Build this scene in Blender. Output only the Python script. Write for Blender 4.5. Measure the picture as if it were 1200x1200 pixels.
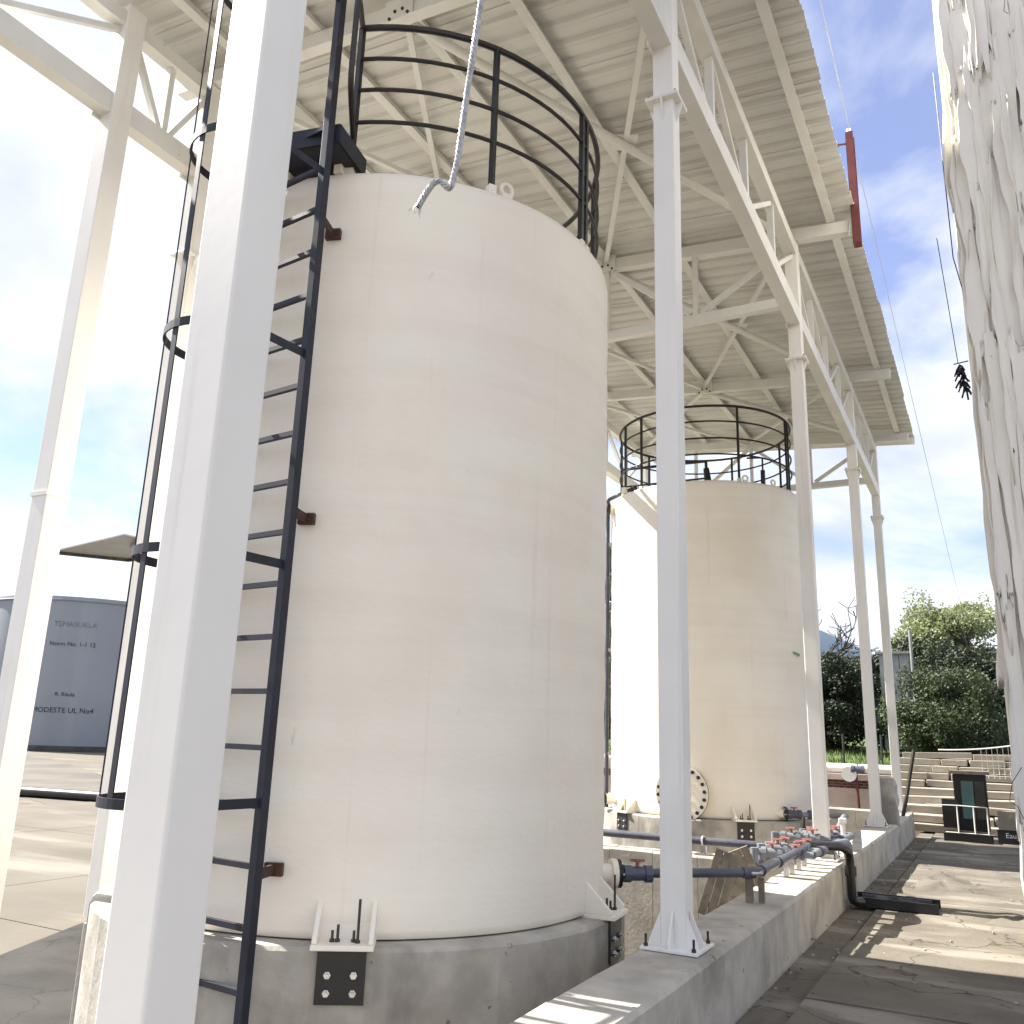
import bpy, math, random
from math import sin, cos, pi, radians, hypot, atan2, sqrt
from mathutils import Vector, Matrix
random.seed(7)
for o in list(bpy.data.objects): bpy.data.objects.remove(o)
S = bpy.context.scene
COL = S.collection
# ------------------------------------------------------------------ camera
F, YAW, PIT, ROL = 1024.5, -0.500419, 0.251346, 0.033497
fw = Vector((sin(YAW)*cos(PIT), cos(YAW)*cos(PIT), sin(PIT)))
rt = Vector((cos(YAW), -sin(YAW), 0)); up = rt.cross(fw)
r2 = rt*cos(ROL) + up*sin(ROL); u2 = -rt*sin(ROL) + up*cos(ROL)
cd = bpy.data.cameras.new('camera'); cam = bpy.data.objects.new('camera', cd); COL.objects.link(cam)
cam.matrix_world = Matrix(((r2.x, u2.x, -fw.x, 0), (r2.y, u2.y, -fw.y, 0), (r2.z, u2.z, -fw.z, 0), (0, 0, 0, 1)))
cd.sensor_width = 36; cd.lens = 36*F/1200; cd.clip_start = .05; cd.clip_end = 8000
S.camera = cam
# ------------------------------------------------------------------ light
SUN_EL, SUN_AZ = radians(45), radians(-2.2)      # azimuth measured from -X towards +Y
to_sun = Vector((-cos(SUN_AZ)*cos(SUN_EL), sin(SUN_AZ)*cos(SUN_EL), sin(SUN_EL)))
sl = bpy.data.lights.new('sun', 'SUN'); sl.energy = 3.1; sl.angle = radians(.5); sl.color = (1, .95, .88)
so = bpy.data.objects.new('sun', sl); COL.objects.link(so)
so.rotation_euler = (-to_sun).to_track_quat('-Z', 'Y').to_euler(); so.location = (-20, 0, 30)
W = bpy.data.worlds.new('World'); S.world = W; W.use_nodes = True
nt = W.node_tree; nt.nodes.clear()
def N(t, **k):
    n = nt.nodes.new(t)
    for a, b in k.items(): setattr(n, a, b)
    return n
out = N('ShaderNodeOutputWorld'); bg = N('ShaderNodeBackground'); bg.inputs[1].default_value = .1
sky = N('ShaderNodeTexSky', sky_type='NISHITA', sun_disc=False, sun_elevation=SUN_EL, sun_rotation=radians(-90)+SUN_AZ)
sky.air_density = 1.0; sky.dust_density = .1; sky.ozone_density = 2
tc = N('ShaderNodeTexCoord'); sep = N('ShaderNodeSeparateXYZ'); nt.links.new(tc.outputs['Generated'], sep.inputs[0])
mz = N('ShaderNodeMath', operation='MAXIMUM'); nt.links.new(sep.outputs[2], mz.inputs[0]); mz.inputs[1].default_value = 0
az = N('ShaderNodeMath', operation='ADD'); nt.links.new(mz.outputs[0], az.inputs[0]); az.inputs[1].default_value = .35
dv = N('ShaderNodeVectorMath', operation='DIVIDE'); cmb = N('ShaderNodeCombineXYZ')
for i in range(3): nt.links.new(az.outputs[0], cmb.inputs[i])
nt.links.new(tc.outputs['Generated'], dv.inputs[0]); nt.links.new(cmb.outputs[0], dv.inputs[1])
no = N('ShaderNodeTexNoise'); no.inputs['Scale'].default_value = 2.1; no.inputs['Detail'].default_value = 9; no.inputs['Roughness'].default_value = .55
no.inputs['Distortion'].default_value = .4
off = N('ShaderNodeVectorMath', operation='ADD'); off.inputs[1].default_value = (1.2, 7.7, 2)
nt.links.new(dv.outputs[0], off.inputs[0]); nt.links.new(off.outputs[0], no.inputs['Vector'])
rp = N('ShaderNodeValToRGB'); rp.color_ramp.elements[0].position = .35; rp.color_ramp.elements[0].color = (.2, .2, .2, 1); rp.color_ramp.elements[1].position = .55
nt.links.new(no.outputs['Fac'], rp.inputs[0])
no2 = N('ShaderNodeTexNoise'); no2.inputs['Scale'].default_value = 3.2; no2.inputs['Detail'].default_value = 6
nt.links.new(off.outputs[0], no2.inputs['Vector'])
cr = N('ShaderNodeValToRGB'); cr.color_ramp.elements[0].position = .3; cr.color_ramp.elements[0].color = (1.75, 1.9, 2.25, 1)
cr.color_ramp.elements[1].position = .68; cr.color_ramp.elements[1].color = (2.8, 2.85, 2.95, 1)
nt.links.new(no2.outputs['Fac'], cr.inputs[0])
sb = N('ShaderNodeMix', data_type='RGBA', blend_type='MULTIPLY'); sb.inputs[0].default_value = 1
nt.links.new(sky.outputs[0], sb.inputs[6]); sb.inputs[7].default_value = (.46, .43, .54, 1)
mx = N('ShaderNodeMix', data_type='RGBA'); nt.links.new(rp.outputs[0], mx.inputs[0]); nt.links.new(sb.outputs[2], mx.inputs[6]); nt.links.new(cr.outputs[0], mx.inputs[7])
nt.links.new(mx.outputs[2], bg.inputs[0]); nt.links.new(bg.outputs[0], out.inputs[0])
S.view_settings.view_transform = 'Standard'; S.view_settings.look = 'None'
S.view_settings.exposure = 2.2; S.view_settings.gamma = 1
S.render.engine = 'CYCLES'; S.cycles.max_bounces = 8; S.cycles.diffuse_bounces = 5

# ------------------------------------------------------------------ materials
def mat(name, col, rough=.6, metal=0, var=.12, scale=3., bump=0., bscale=40., stain=None, stain_amt=.5, stain_scale=(1.5, 1.5, 1.5), stain_pos=(.5, .72),
        band=0., crack=0., streak=None, streak_amt=.4, streak_scale=(9, 9, .6), streak_pos=(.52, .72), speck=None, speck_pos=(.68, .72), speck_scale=14., spec=.5, rnd=0.):
    m = bpy.data.materials.new(name); m.use_nodes = True; t = m.node_tree; L = t.links; b = t.nodes['Principled BSDF']
    b.inputs['Roughness'].default_value = rough; b.inputs['Metallic'].default_value = metal; b.inputs['Specular IOR Level'].default_value = spec
    g = t.nodes.new('ShaderNodeTexCoord'); co = g.outputs['Object']
    geo = t.nodes.new('ShaderNodeNewGeometry'); co = geo.outputs['Position']
    def noise(sc, det=6, vec=None):
        n = t.nodes.new('ShaderNodeTexNoise'); n.inputs['Detail'].default_value = det; n.inputs['Scale'].default_value = 1
        mp = t.nodes.new('ShaderNodeMapping'); mp.inputs['Scale'].default_value = sc if hasattr(sc, '__len__') else (sc,)*3
        L.new(co, mp.inputs[0]); L.new(mp.outputs[0], n.inputs['Vector']); return n.outputs['Fac']
    def mixc(fac, a, c2, mode='MIX'):
        n = t.nodes.new('ShaderNodeMix'); n.data_type = 'RGBA'; n.blend_type = mode
        if isinstance(fac, float): n.inputs[0].default_value = fac
        else: L.new(fac, n.inputs[0])
        for i, v in ((6, a), (7, c2)):
            if isinstance(v, tuple): n.inputs[i].default_value = (*v, 1)
            else: L.new(v, n.inputs[i])
        return n.outputs[2]
    def ramp(fac, p0, p1, amt=1.):
        n = t.nodes.new('ShaderNodeMapRange'); n.interpolation_type = 'SMOOTHSTEP'; n.inputs[1].default_value = p0; n.inputs[2].default_value = p1; n.inputs[4].default_value = amt
        L.new(fac, n.inputs[0]); return n.outputs[0]
    lo = tuple(c*(1-var) for c in col); hi = tuple(min(c*(1+var), .9) for c in col)
    c = mixc(ramp(noise(scale), .3, .7), lo, hi)
    if rnd:
        oi = t.nodes.new('ShaderNodeObjectInfo'); c = mixc(ramp(oi.outputs['Random'], 0, 1, rnd), c, tuple(x*.45 for x in col))
    if stain: c = mixc(ramp(noise(stain_scale, 9), *stain_pos, stain_amt), c, stain)
    if streak: c = mixc(ramp(noise(streak_scale, 7), *streak_pos, streak_amt), c, streak)
    if band: c = mixc(ramp(noise((.35, .35, 8.), 8), .42, .68, band), c, tuple(x*.72 for x in col))
    if crack:
        vo = t.nodes.new('ShaderNodeTexVoronoi'); vo.feature = 'DISTANCE_TO_EDGE'; vo.inputs['Scale'].default_value = .75
        ad = t.nodes.new('ShaderNodeVectorMath'); ad.operation = 'ADD'; nn = t.nodes.new('ShaderNodeTexNoise'); nn.inputs['Scale'].default_value = 2.2; nn.inputs['Detail'].default_value = 8
        scn = t.nodes.new('ShaderNodeVectorMath'); scn.operation = 'SCALE'; scn.inputs['Scale'].default_value = .7
        L.new(co, nn.inputs['Vector']); L.new(nn.outputs['Color'], scn.inputs[0]); L.new(co, ad.inputs[0]); L.new(scn.outputs[0], ad.inputs[1]); L.new(ad.outputs[0], vo.inputs['Vector'])
        c = mixc(ramp(vo.outputs['Distance'], .010, .0, crack), c, tuple(x*.3 for x in col))
    if speck: c = mixc(ramp(noise(speck_scale, 3), *speck_pos, .8), c, speck)
    L.new(c, b.inputs['Base Color'])
    if bump:
        bn = t.nodes.new('ShaderNodeBump'); bn.inputs['Strength'].default_value = bump; bn.inputs['Distance'].default_value = .02
        L.new(noise(bscale, 8), bn.inputs['Height']); L.new(bn.outputs[0], b.inputs['Normal'])
    rr = t.nodes.new('ShaderNodeMapRange'); rr.inputs[3].default_value = max(rough-.1, .05); rr.inputs[4].default_value = min(rough+.12, 1)
    L.new(noise(scale*2.3), rr.inputs[0]); L.new(rr.outputs[0], b.inputs['Roughness'])
    return m
M = {}
M['white'] = mat('white steel paint', (.81, .79, .745), .42, var=.03, scale=2, bump=.012, bscale=25, stain=(.62, .595, .53), stain_amt=.35, stain_scale=(2, 2, .8), streak=(.52, .48, .40), streak_amt=.4, streak_scale=(16, 16, .5), streak_pos=(.56, .8), speck=(.42, .38, .32), speck_pos=(.77, .80), speck_scale=16)
M['whitebeam'] = mat('white beam paint', (.72, .715, .68), .45, var=.04, scale=2.5, stain=(.50, .45, .38), stain_amt=.3, speck=(.30, .25, .2), speck_pos=(.74, .77), speck_scale=16)
M['roof'] = mat('off white roof sheet', (.64, .635, .605), .38, var=.05, scale=1.2, stain=(.42, .39, .34), stain_amt=.45, stain_scale=(.5, 1.6, 1), stain_pos=(.5, .75))
M['tank'] = mat('cream fibreglass', (.89, .82, .705), .5, var=.03, scale=1.5, bump=.14, bscale=(14, 14, 30), stain=(.79, .70, .545), stain_amt=.6, stain_scale=(1.1, 1.1, .8), stain_pos=(.45, .75), band=.12, streak=(.64, .55, .42), streak_amt=.34, streak_scale=(15, 15, .3), streak_pos=(.60, .82), speck=(.66, .58, .46), speck_pos=(.71, .80), speck_scale=(13, 13, 4))
M['concrete'] = mat('board marked concrete', (.42, .39, .335), .9, var=.18, scale=5, bump=.2, bscale=30, stain=(.12, .11, .095), stain_amt=.75, stain_scale=(1.6, 1.6, 1.3), stain_pos=(.47, .7), streak=(.42, .395, .345), streak_amt=.6, streak_scale=(5, 5, .5), streak_pos=(.48, .7), speck=(.13, .11, .09), speck_pos=(.70, .74), speck_scale=18)
M['wallc'] = mat('rough concrete wall', (.45, .415, .355), .92, var=.14, scale=6, bump=.18, bscale=35, stain=(.17, .152, .125), stain_amt=.6, stain_scale=(1.8, 1.8, 2.2), stain_pos=(.48, .72), streak=(.44, .41, .36), streak_amt=.5, streak_scale=(4, 4, .6), speck=(.12, .10, .08), speck_pos=(.70, .75), speck_scale=12)
M['yard'] = mat('dusty concrete yard', spec=.15, col= (.155, .138, .110), rough=.95, var=.12, scale=2.5, bump=.3, bscale=26, stain=(.085, .076, .062), stain_amt=.75, stain_scale=(.55, 1.3, 1), stain_pos=(.5, .66), streak=(.31, .28, .235), streak_amt=.75, streak_scale=(.8, 2.6, 1), streak_pos=(.5, .68), crack=.8, speck=(.10, .085, .07), speck_pos=(.64, .74), speck_scale=11)
M['field'] = mat('dusty ground', spec=.15, col= (.165, .148, .12), rough=.95, var=.1, scale=.8, bump=.3, bscale=8, stain=(.10, .088, .07), stain_amt=.75, stain_scale=(.10, .35, 1), stain_pos=(.5, .68), streak=(.32, .29, .245), streak_amt=.65, streak_scale=(.2, .9, 1))
M['painted_shade'] = mat('shade painted worn concrete', spec=.15, col= (.05, .047, .042), rough=.85, var=.2, scale=1.5, bump=.2, bscale=20, streak=(.085, .08, .071), streak_amt=.6, streak_scale=(.6, 1.8, 1), crack=.5)  # dark base colour paints the ground shadow on the left floor
M['asphalt'] = mat('worn asphalt', (.075, .072, .068), .9, var=.2, scale=3, bump=.3, bscale=60, streak=(.13, .125, .115), streak_amt=.6, streak_scale=(.5, 1.5, 1))
M['road'] = mat('dark dirt road', (.12, .105, .085), .95, var=.25, scale=.4)
M['black'] = mat('black rail paint', (.013, .011, .011), .4, var=.3, scale=5)
M['navy'] = mat('dark navy ladder paint', (.012, .014, .026), .55, var=.25, scale=6, stain=(.07, .035, .022), stain_amt=.5, stain_scale=(6, 6, 5), stain_pos=(.58, .72))
M['blackplate'] = mat('black plate paint', (.01, .01, .011), .45, var=.3)
M['steel'] = mat('zinc plated steel', (.55, .55, .56), .35, .9, var=.15, scale=30)
M['bolt'] = mat('dark bolt steel', (.06, .055, .05), .45, .6, var=.3, scale=40)
M['rust'] = mat('rusty bracket', (.075, .035, .024), .8, var=.3, scale=25, bump=.3, bscale=60)
M['wire'] = mat('pale wire', (.30, .30, .31), .5)
M['redpost'] = mat('oxide red paint', (.12, .026, .024), .55, var=.25, scale=8, stain=(.08, .02, .02), stain_amt=.6)
M['pvc'] = mat('grey pipe plastic', (.075, .08, .105), .35, var=.15, scale=6, streak=(.2, .19, .18), streak_amt=.2, streak_scale=(3, 3, 3))
M['pvclight'] = mat('light grey pipe plastic', (.20, .215, .24), .4, var=.15, scale=9, stain=(.33, .31, .28), stain_amt=.4, stain_scale=(5, 5, 5))
M['unionblue'] = mat('blue grey union plastic', (.085, .098, .14), .4, var=.1)
M['redvalve'] = mat('faded red valve handle', (.33, .14, .115), .55, var=.2, scale=12)
M['whiteplastic'] = mat('white plastic', (.74, .72, .66), .4, var=.05)
M['blackpipe'] = mat('black drain pipe', (.012, .012, .013), .38, var=.3, scale=8)
M['wood'] = mat('old shutter board', (.25, .205, .15), .85, var=.3, scale=6, streak=(.12, .10, .07), streak_amt=.6, streak_scale=(20, 3, 20))
M['tarp'] = mat('dirty white plastic wrap', (.85, .81, .73), .5, var=.03, scale=2, bump=.15, bscale=12, stain=(.70, .665, .60), stain_amt=.5, stain_scale=(3, 3, .7), streak=(.52, .48, .41), streak_amt=.5, streak_scale=(14, 14, .5), streak_pos=(.6, .72))
M['greytank'] = mat('blue grey tank paint', (.265, .285, .315), .6, var=.05, scale=.3, streak=(.31, .33, .36), streak_amt=.5, streak_scale=(.6, .6, .03))
M['fadedink'] = mat('faded lettering paint', (.055, .06, .068), .6, var=.3, scale=2)
M['paleink'] = mat('faded pale lettering paint', (.40, .41, .42), .6, var=.1)
M['ink'] = mat('black lettering paint', (.02, .02, .022), .6, var=.2)
M['whiteink'] = mat('white lettering paint', (.7, .7, .7), .6, var=.05)
M['green'] = mat('green marker ink', (.02, .16, .085), .6, var=.2, scale=30)
M['lawn'] = mat('lawn soil', (.09, .13, .035), .95, var=.3, scale=.6)
M['grass'] = mat('grass blades', (.11, .17, .04), .8, var=.3, scale=1)
M['pink'] = mat('pale pink render', (.46, .37, .32), .9, var=.08, scale=1.5, bump=.2, bscale=20, stain=(.30, .26, .19), stain_amt=.6, stain_scale=(1, 1, 2), streak=(.52, .45, .40), streak_amt=.5, streak_scale=(1, 1, 9))
M['brick'] = mat('dark red brick', (.14, .055, .045), .9, var=.3, scale=8)
M['mortar'] = mat('pale mortar', (.45, .37, .33), .9, var=.1)
M['stone'] = mat('beige stone slab', (.34, .305, .245), .9, var=.12, scale=3, bump=.3, bscale=14, stain=(.26, .23, .18), stain_amt=.4, stain_scale=(2, 2, 6), rnd=.3)
M['glass'] = mat('teal glass', (.05, .13, .14), .08, var=.2, scale=2, spec=.8)
M['glassdark'] = mat('dark tinted panel', (.03, .028, .025), .15, var=.3)
M['bark'] = mat('bark', (.05, .04, .032), .9, var=.3, scale=4)
M['hill'] = mat('haze tinted forested hill', (.055, .085, .125), 1, var=.25, scale=.02, stain=(.03, .05, .08), stain_amt=.6, stain_scale=(.01, .01, .01))  # blue of distance haze is painted into the hill colour
M['panelgrey'] = mat('grey sheet metal', (.30, .31, .31), .5, .2, var=.1, scale=3)
M['rope'] = mat('galvanised wire rope', (.46, .47, .48), .4, .55, var=.2, scale=60, stain=(.15, .10, .09), stain_amt=.4, stain_scale=(12, 12, 9))
def leaf_mat(name, c):
    m = mat(name, c, .6, var=.4, scale=1.2); t = m.node_tree; b = t.nodes['Principled BSDF']
    tr = t.nodes.new('ShaderNodeBsdfTranslucent'); tr.inputs[0].default_value = (*[min(x*1.6, 1) for x in c], 1)
    ms = t.nodes.new('ShaderNodeMixShader'); ms.inputs[0].default_value = .25
    o = t.nodes['Material Output']; t.links.new(b.outputs[0], ms.inputs[1]); t.links.new(tr.outputs[0], ms.inputs[2]); t.links.new(ms.outputs[0], o.inputs[0]); return m
M['leafdark'] = leaf_mat('dark evergreen leaves', (.017, .026, .009))
M['leafmid'] = leaf_mat('green leaves', (.034, .05, .014))
M['leafpale'] = leaf_mat('pale green leaves', (.19, .22, .10))

# ------------------------------------------------------------------ mesh helpers
class MB:
    def __init__(s): s.v = []; s.f = []
    def add(s, vs, fs):
        n = len(s.v); s.v += [tuple(v) for v in vs]; s.f += [tuple(i+n for i in f) for f in fs]; return s
    def box(s, c, size, R=None):
        x, y, z = (d/2 for d in size)
        vs = [Vector((a*x, b*y, d*z)) for d in (-1, 1) for a, b in ((-1, -1), (1, -1), (1, 1), (-1, 1))]
        if R is not None: vs = [R @ v for v in vs]
        c = Vector(c); return s.add([v+c for v in vs], [(3, 2, 1, 0), (4, 5, 6, 7), (0, 1, 5, 4), (1, 2, 6, 5), (2, 3, 7, 6), (3, 0, 4, 7)])
    def prof(s, p0, p1, pts, upv=(0, 0, 1), cap=True):
        p0, p1 = Vector(p0), Vector(p1); d = (p1-p0).normalized(); u = Vector(upv)
        if abs(d.dot(u)) > .98: u = Vector((0, 1, 0))
        a = d.cross(u).normalized(); b = a.cross(d)
        n = len(pts); vs = [p+a*x+b*y for p in (p0, p1) for x, y in pts]
        fs = [(i, (i+1) % n, n+(i+1) % n, n+i) for i in range(n)]
        if cap: fs += [tuple(range(n))[::-1], tuple(range(n, 2*n))]
        return s.add(vs, fs)
    def bar(s, p0, p1, w, h, upv=(0, 0, 1), ch=0.):
        x, y = w/2, h/2
        pts = [(-x, -y), (x, -y), (x, y), (-x, y)] if not ch else [(-x+ch, -y), (x-ch, -y), (x-ch*.3, -y+ch*.3), (x, -y+ch), (x, y-ch), (x-ch*.3, y-ch*.3), (x-ch, y), (-x+ch, y), (-x+ch*.3, y-ch*.3), (-x, y-ch), (-x, -y+ch), (-x+ch*.3, -y+ch*.3)]
        return s.prof(p0, p1, pts, upv)
    def cyl(s, p0, p1, r, seg=10, r1=None):
        p0, p1 = Vector(p0), Vector(p1); d = (p1-p0).normalized(); u = Vector((0, 0, 1)) if abs(d.z) < .95 else Vector((1, 0, 0))
        a = d.cross(u).normalized(); b = a.cross(d); r1 = r if r1 is None else r1
        vs = [p+a*(q*cos(2*pi*i/seg))+b*(q*sin(2*pi*i/seg)) for p, q in ((p0, r), (p1, r1)) for i in range(seg)]
        fs = [(i, (i+1) % seg, seg+(i+1) % seg, seg+i) for i in range(seg)]+[tuple(range(seg))[::-1], tuple(range(seg, 2*seg))]
        return s.add(vs, fs)
    def tube(s, pts, r, seg=8, closed=False, rs=None):
        pts = [Vector(p) for p in pts]; n = len(pts); vs = []; pa = None
        for i, p in enumerate(pts):
            if closed: d = pts[(i+1) % n]-pts[i-1]
            else: d = pts[min(i+1, n-1)]-pts[max(i-1, 0)]
            d.normalize()
            if pa is None:
                u = Vector((0, 0, 1)) if abs(d.z) < .9 else Vector((1, 0, 0)); pa = d.cross(u).normalized()
            else: pa = (pa-d*pa.dot(d)).normalized()
            b = pa.cross(d); q = rs[i] if rs else r
            vs += [p+pa*(q*cos(2*pi*k/seg))+b*(q*sin(2*pi*k/seg)) for k in range(seg)]
        fs = []
        for i in range(n if closed else n-1):
            j = (i+1) % n
            fs += [(i*seg+k, i*seg+(k+1) % seg, j*seg+(k+1) % seg, j*seg+k) for k in range(seg)]
        if not closed: fs += [tuple(range(seg))[::-1], tuple((n-1)*seg+k for k in range(seg))]
        return s.add(vs, fs)
    def ribbon(s, pts, w, t, closed=False):     # flat bar standing on edge along a horizontal path
        pts = [Vector(p) for p in pts]; n = len(pts); vs = []
        for i, p in enumerate(pts):
            d = (pts[(i+1) % n]-pts[i-1]) if closed else pts[min(i+1, n-1)]-pts[max(i-1, 0)]
            d.z = 0; d.normalize(); a = Vector((-d.y, d.x, 0))
            vs += [p+a*(t/2)+Vector((0, 0, w/2)), p-a*(t/2)+Vector((0, 0, w/2)), p-a*(t/2)-Vector((0, 0, w/2)), p+a*(t/2)-Vector((0, 0, w/2))]
        fs = []
        for i in range(n if closed else n-1):
            j = (i+1) % n; fs += [(i*4+k, i*4+(k+1) % 4, j*4+(k+1) % 4, j*4+k) for k in range(4)]
        if not closed: fs += [(3, 2, 1, 0), tuple((n-1)*4+k for k in range(4))]
        return s.add(vs, fs)
    def lathe(s, c, prof, seg=96, rf=None):
        c = Vector(c); n = len(prof); vs = []
        for i in range(seg):
            a = 2*pi*i/seg
            for r, z in prof:
                q = r if rf is None else rf(i, r, z)
                vs.append(c+Vector((q*cos(a), q*sin(a), z)))
        fs = [(i*n+k, ((i+1) % seg)*n+k, ((i+1) % seg)*n+k+1, i*n+k+1) for i in range(seg) for k in range(n-1)]
        if prof[-1][0] > .001: fs.append(tuple(i*n+n-1 for i in range(seg)))
        return s.add(vs, fs)
    def prism(s, pts, d):                        # polygon extruded by vector d
        pts = [Vector(p) for p in pts]; d = Vector(d); n = len(pts)
        return s.add(pts+[p+d for p in pts], [tuple(range(n))[::-1], tuple(range(n, 2*n))]+[(i, (i+1) % n, n+(i+1) % n, n+i) for i in range(n)])
    def build(s, name, m, parent=None, smooth=False, bevel=0, ang=40, **props):
        if not s.v: return None
        lo = [min(v[k] for v in s.v) for k in range(3)]; hi = [max(v[k] for v in s.v) for k in range(3)]
        c = Vector(((lo[0]+hi[0])/2, (lo[1]+hi[1])/2, lo[2]))
        me = bpy.data.meshes.new(name); me.from_pydata([tuple(Vector(v)-c) for v in s.v], [], s.f)
        me.materials.append(M[m] if isinstance(m, str) else m)
        if smooth: me.shade_smooth() if ang > 170 else (me.shade_smooth(), me.set_sharp_from_angle(angle=radians(ang)))
        o = bpy.data.objects.new(name, me); COL.objects.link(o)
        o['_w'] = tuple(c)
        if parent: o.parent = parent; o.location = c-Vector(parent['_w'])
        else: o.location = c
        if bevel:
            b = o.modifiers.new('bevel', 'BEVEL'); b.width = bevel; b.segments = 2; b.limit_method = 'ANGLE'
        for k, v in props.items(): o[k] = v
        return o
def thing(name, loc, label, category, group=None, **k):
    o = bpy.data.objects.new(name, None); COL.objects.link(o); o.location = loc; o['_w'] = tuple(loc); o.empty_display_size = .1
    o['label'] = label; o['category'] = category
    if group: o['group'] = group
    return o
def tag(o, label, category, group=None):
    o['label'] = label; o['category'] = category
    if group: o['group'] = group
    return o
def arc(c, r, a0, a1, n, z=None):
    return [Vector((c[0]+r*cos(radians(a0+(a1-a0)*i/n)), c[1]+r*sin(radians(a0+(a1-a0)*i/n)), c[2] if z is None else z)) for i in range(n+1)]
def rounded(pts, r=.05, n=5):
    pts = [Vector(p) for p in pts]; o = [pts[0]]
    for i in range(1, len(pts)-1):
        a = pts[i-1]-pts[i]; b = pts[i+1]-pts[i]; q = min(r, a.length*.45, b.length*.45)
        p0 = pts[i]+a.normalized()*q; p1 = pts[i]+b.normalized()*q
        for k in range(n+1):
            t = k/n; o.append(p0*(1-t)**2+pts[i]*2*t*(1-t)+p1*t*t)
    return o+[pts[-1]]

# ------------------------------------------------------------------ setting
GZ, RZ, WZ = -2.0, -1.3, -.966        # left yard / right yard / wall top
MB().add([(-3000, -3000, GZ-.02), (3000, -3000, GZ-.02), (3000, 3000, GZ-.02), (-3000, 3000, GZ-.02)], [(0, 1, 2, 3)]).build('ground', 'field', kind='structure')
# left yard cast in large bays, joints recessed
yl = MB().add([(-30, -12, GZ-.015), (-1.6, -12, GZ-.015), (-1.6, 19, GZ-.015), (-30, 19, GZ-.015)], [(0, 1, 2, 3)]).build('yard', 'yard', kind='structure')
for i, x in enumerate((-6.4, -11, -16, -21)):
    for y in (1, 6.2, 11.4, 16.6):
        x0 = (-1.6, -6.4, -11, -16)[i]
        MB().box(((x+x0)/2, y-2.6, GZ-.03), (abs(x0-x)-.02, 5.18, .06)).build('slab', 'field', yl)
MB().prism([(-3.9, -3, GZ), (-1.62, -3, GZ), (-1.62, 8.1, GZ), (-8.8, 8.1, GZ), (-8.75, 7.2, GZ), (-8.54, 6.74, GZ), (-7.85, 5.3, GZ)], (0, 0, .006)).build('floor_shade', 'painted_shade', kind='structure')  # dark slab added to stand in for a shadow, outlined along its edge
MB().prism([(-90, 40, GZ-.014), (-20, 14.4, GZ-.014), (-19, 17.6, GZ-.014), (-75, 48, GZ-.014)], (0, 0, .006)).build('road', 'road', kind='structure')
# right yard
yr = MB().box((14, 3.5, RZ-.6), (30.48, 33, 1.1)).build('pavement', 'yard', kind='structure')
def uneven(x0, x1, y0, y1, z, amp=.006, n=6):
    b = MB(); nx = ny = n
    vs = [(x0+(x1-x0)*i/nx, y0+(y1-y0)*j/ny, z+random.uniform(-amp, amp)*(0 < i < nx)*(0 < j < ny)) for j in range(ny+1) for i in range(nx+1)]
    fs = [(j*(nx+1)+i, j*(nx+1)+i+1, (j+1)*(nx+1)+i+1, (j+1)*(nx+1)+i) for j in range(ny) for i in range(nx)]
    b.add(vs, fs); e = [(x0, y0), (x1, y0), (x1, y1), (x0, y1)]
    b.add([(x, y, z) for x, y in e]+[(x, y, z-.1) for x, y in e], [(i, (i+1) % 4, 4+(i+1) % 4, 4+i)[::-1] for i in range(4)]); return b
ys = [-13, -7, -3, -.5, 1.6, 3.4, 5.3, 6.95, 9.2, 12.4, 17]
for j in range(len(ys)-1):
    uneven(-1.02, 1.7, ys[j]+.012, ys[j+1]-.012, RZ+random.uniform(-.008, .008), .008, 8).build('slab', 'yard', yr)
    uneven(1.73, 5, ys[j]+.012, ys[j+1]-.012, RZ, .006, 4).build('slab', 'yard', yr)
for j in range(6):
    uneven(-1.255, -1.045, -10+4.5*j+.01, -10+4.5*(j+1)-.01, RZ-.03, .004, 4).build('gutter_slab', 'yard', yr)
# dirt heaps and stone chips on the right yard
def mound(cx, cy, rx, ry, h, name, m, n=36, parent=None):
    b = MB(); vs = []; seg = n
    rings = 10
    for k in range(rings+1):
        t = k/rings
        for i in range(seg):
            a = 2*pi*i/seg; w = 1+.18*sin(3*a+cx*7)+.1*sin(5*a+cy*3)
            vs.append((cx+rx*t*cos(a)*w, cy+ry*t*sin(a)*w, RZ-.02+h*((1-t*t)**1.5*.7+.3*(1-t)*sin(5*cx+9*t*cos(a))*sin(7*t*sin(a)+cy))+(random.uniform(-.006, .006) if k else 0)))
    fs = [(k*seg+i, (k+1)*seg+i, (k+1)*seg+(i+1) % seg, k*seg+(i+1) % seg) for k in range(rings) for i in range(seg)]
    b.add(vs, fs); o = b.build(name, m, parent, smooth=True, ang=180); o['kind'] = 'stuff'; return o
mound(-.62, 10.6, .35, 1.0, .07, 'spilled_sand', 'field'); mound(.1, 8.7, .5, .55, .05, 'spilled_sand', 'field'); mound(-.1, 11.6, .5, .5, .06, 'spilled_sand', 'field')
bch = MB()
for i in range(110):
    x, y = random.uniform(-1.2, 1.4), random.uniform(3, 15.5); r = random.uniform(.004, .013)
    if random.random() < .5: x = random.choice((-1.02, -1.2))+random.gauss(0, .05)
    bch.box((x, y, RZ+r*.4), (r*2, r*1.5, r), Matrix.Rotation(random.uniform(0, 3), 3, 'Z') @ Matrix.Rotation(.3, 3, 'X'))
bch.build('gravel', 'stone', kind='stuff')
bl = MB(); rl = random.Random(31)
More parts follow.
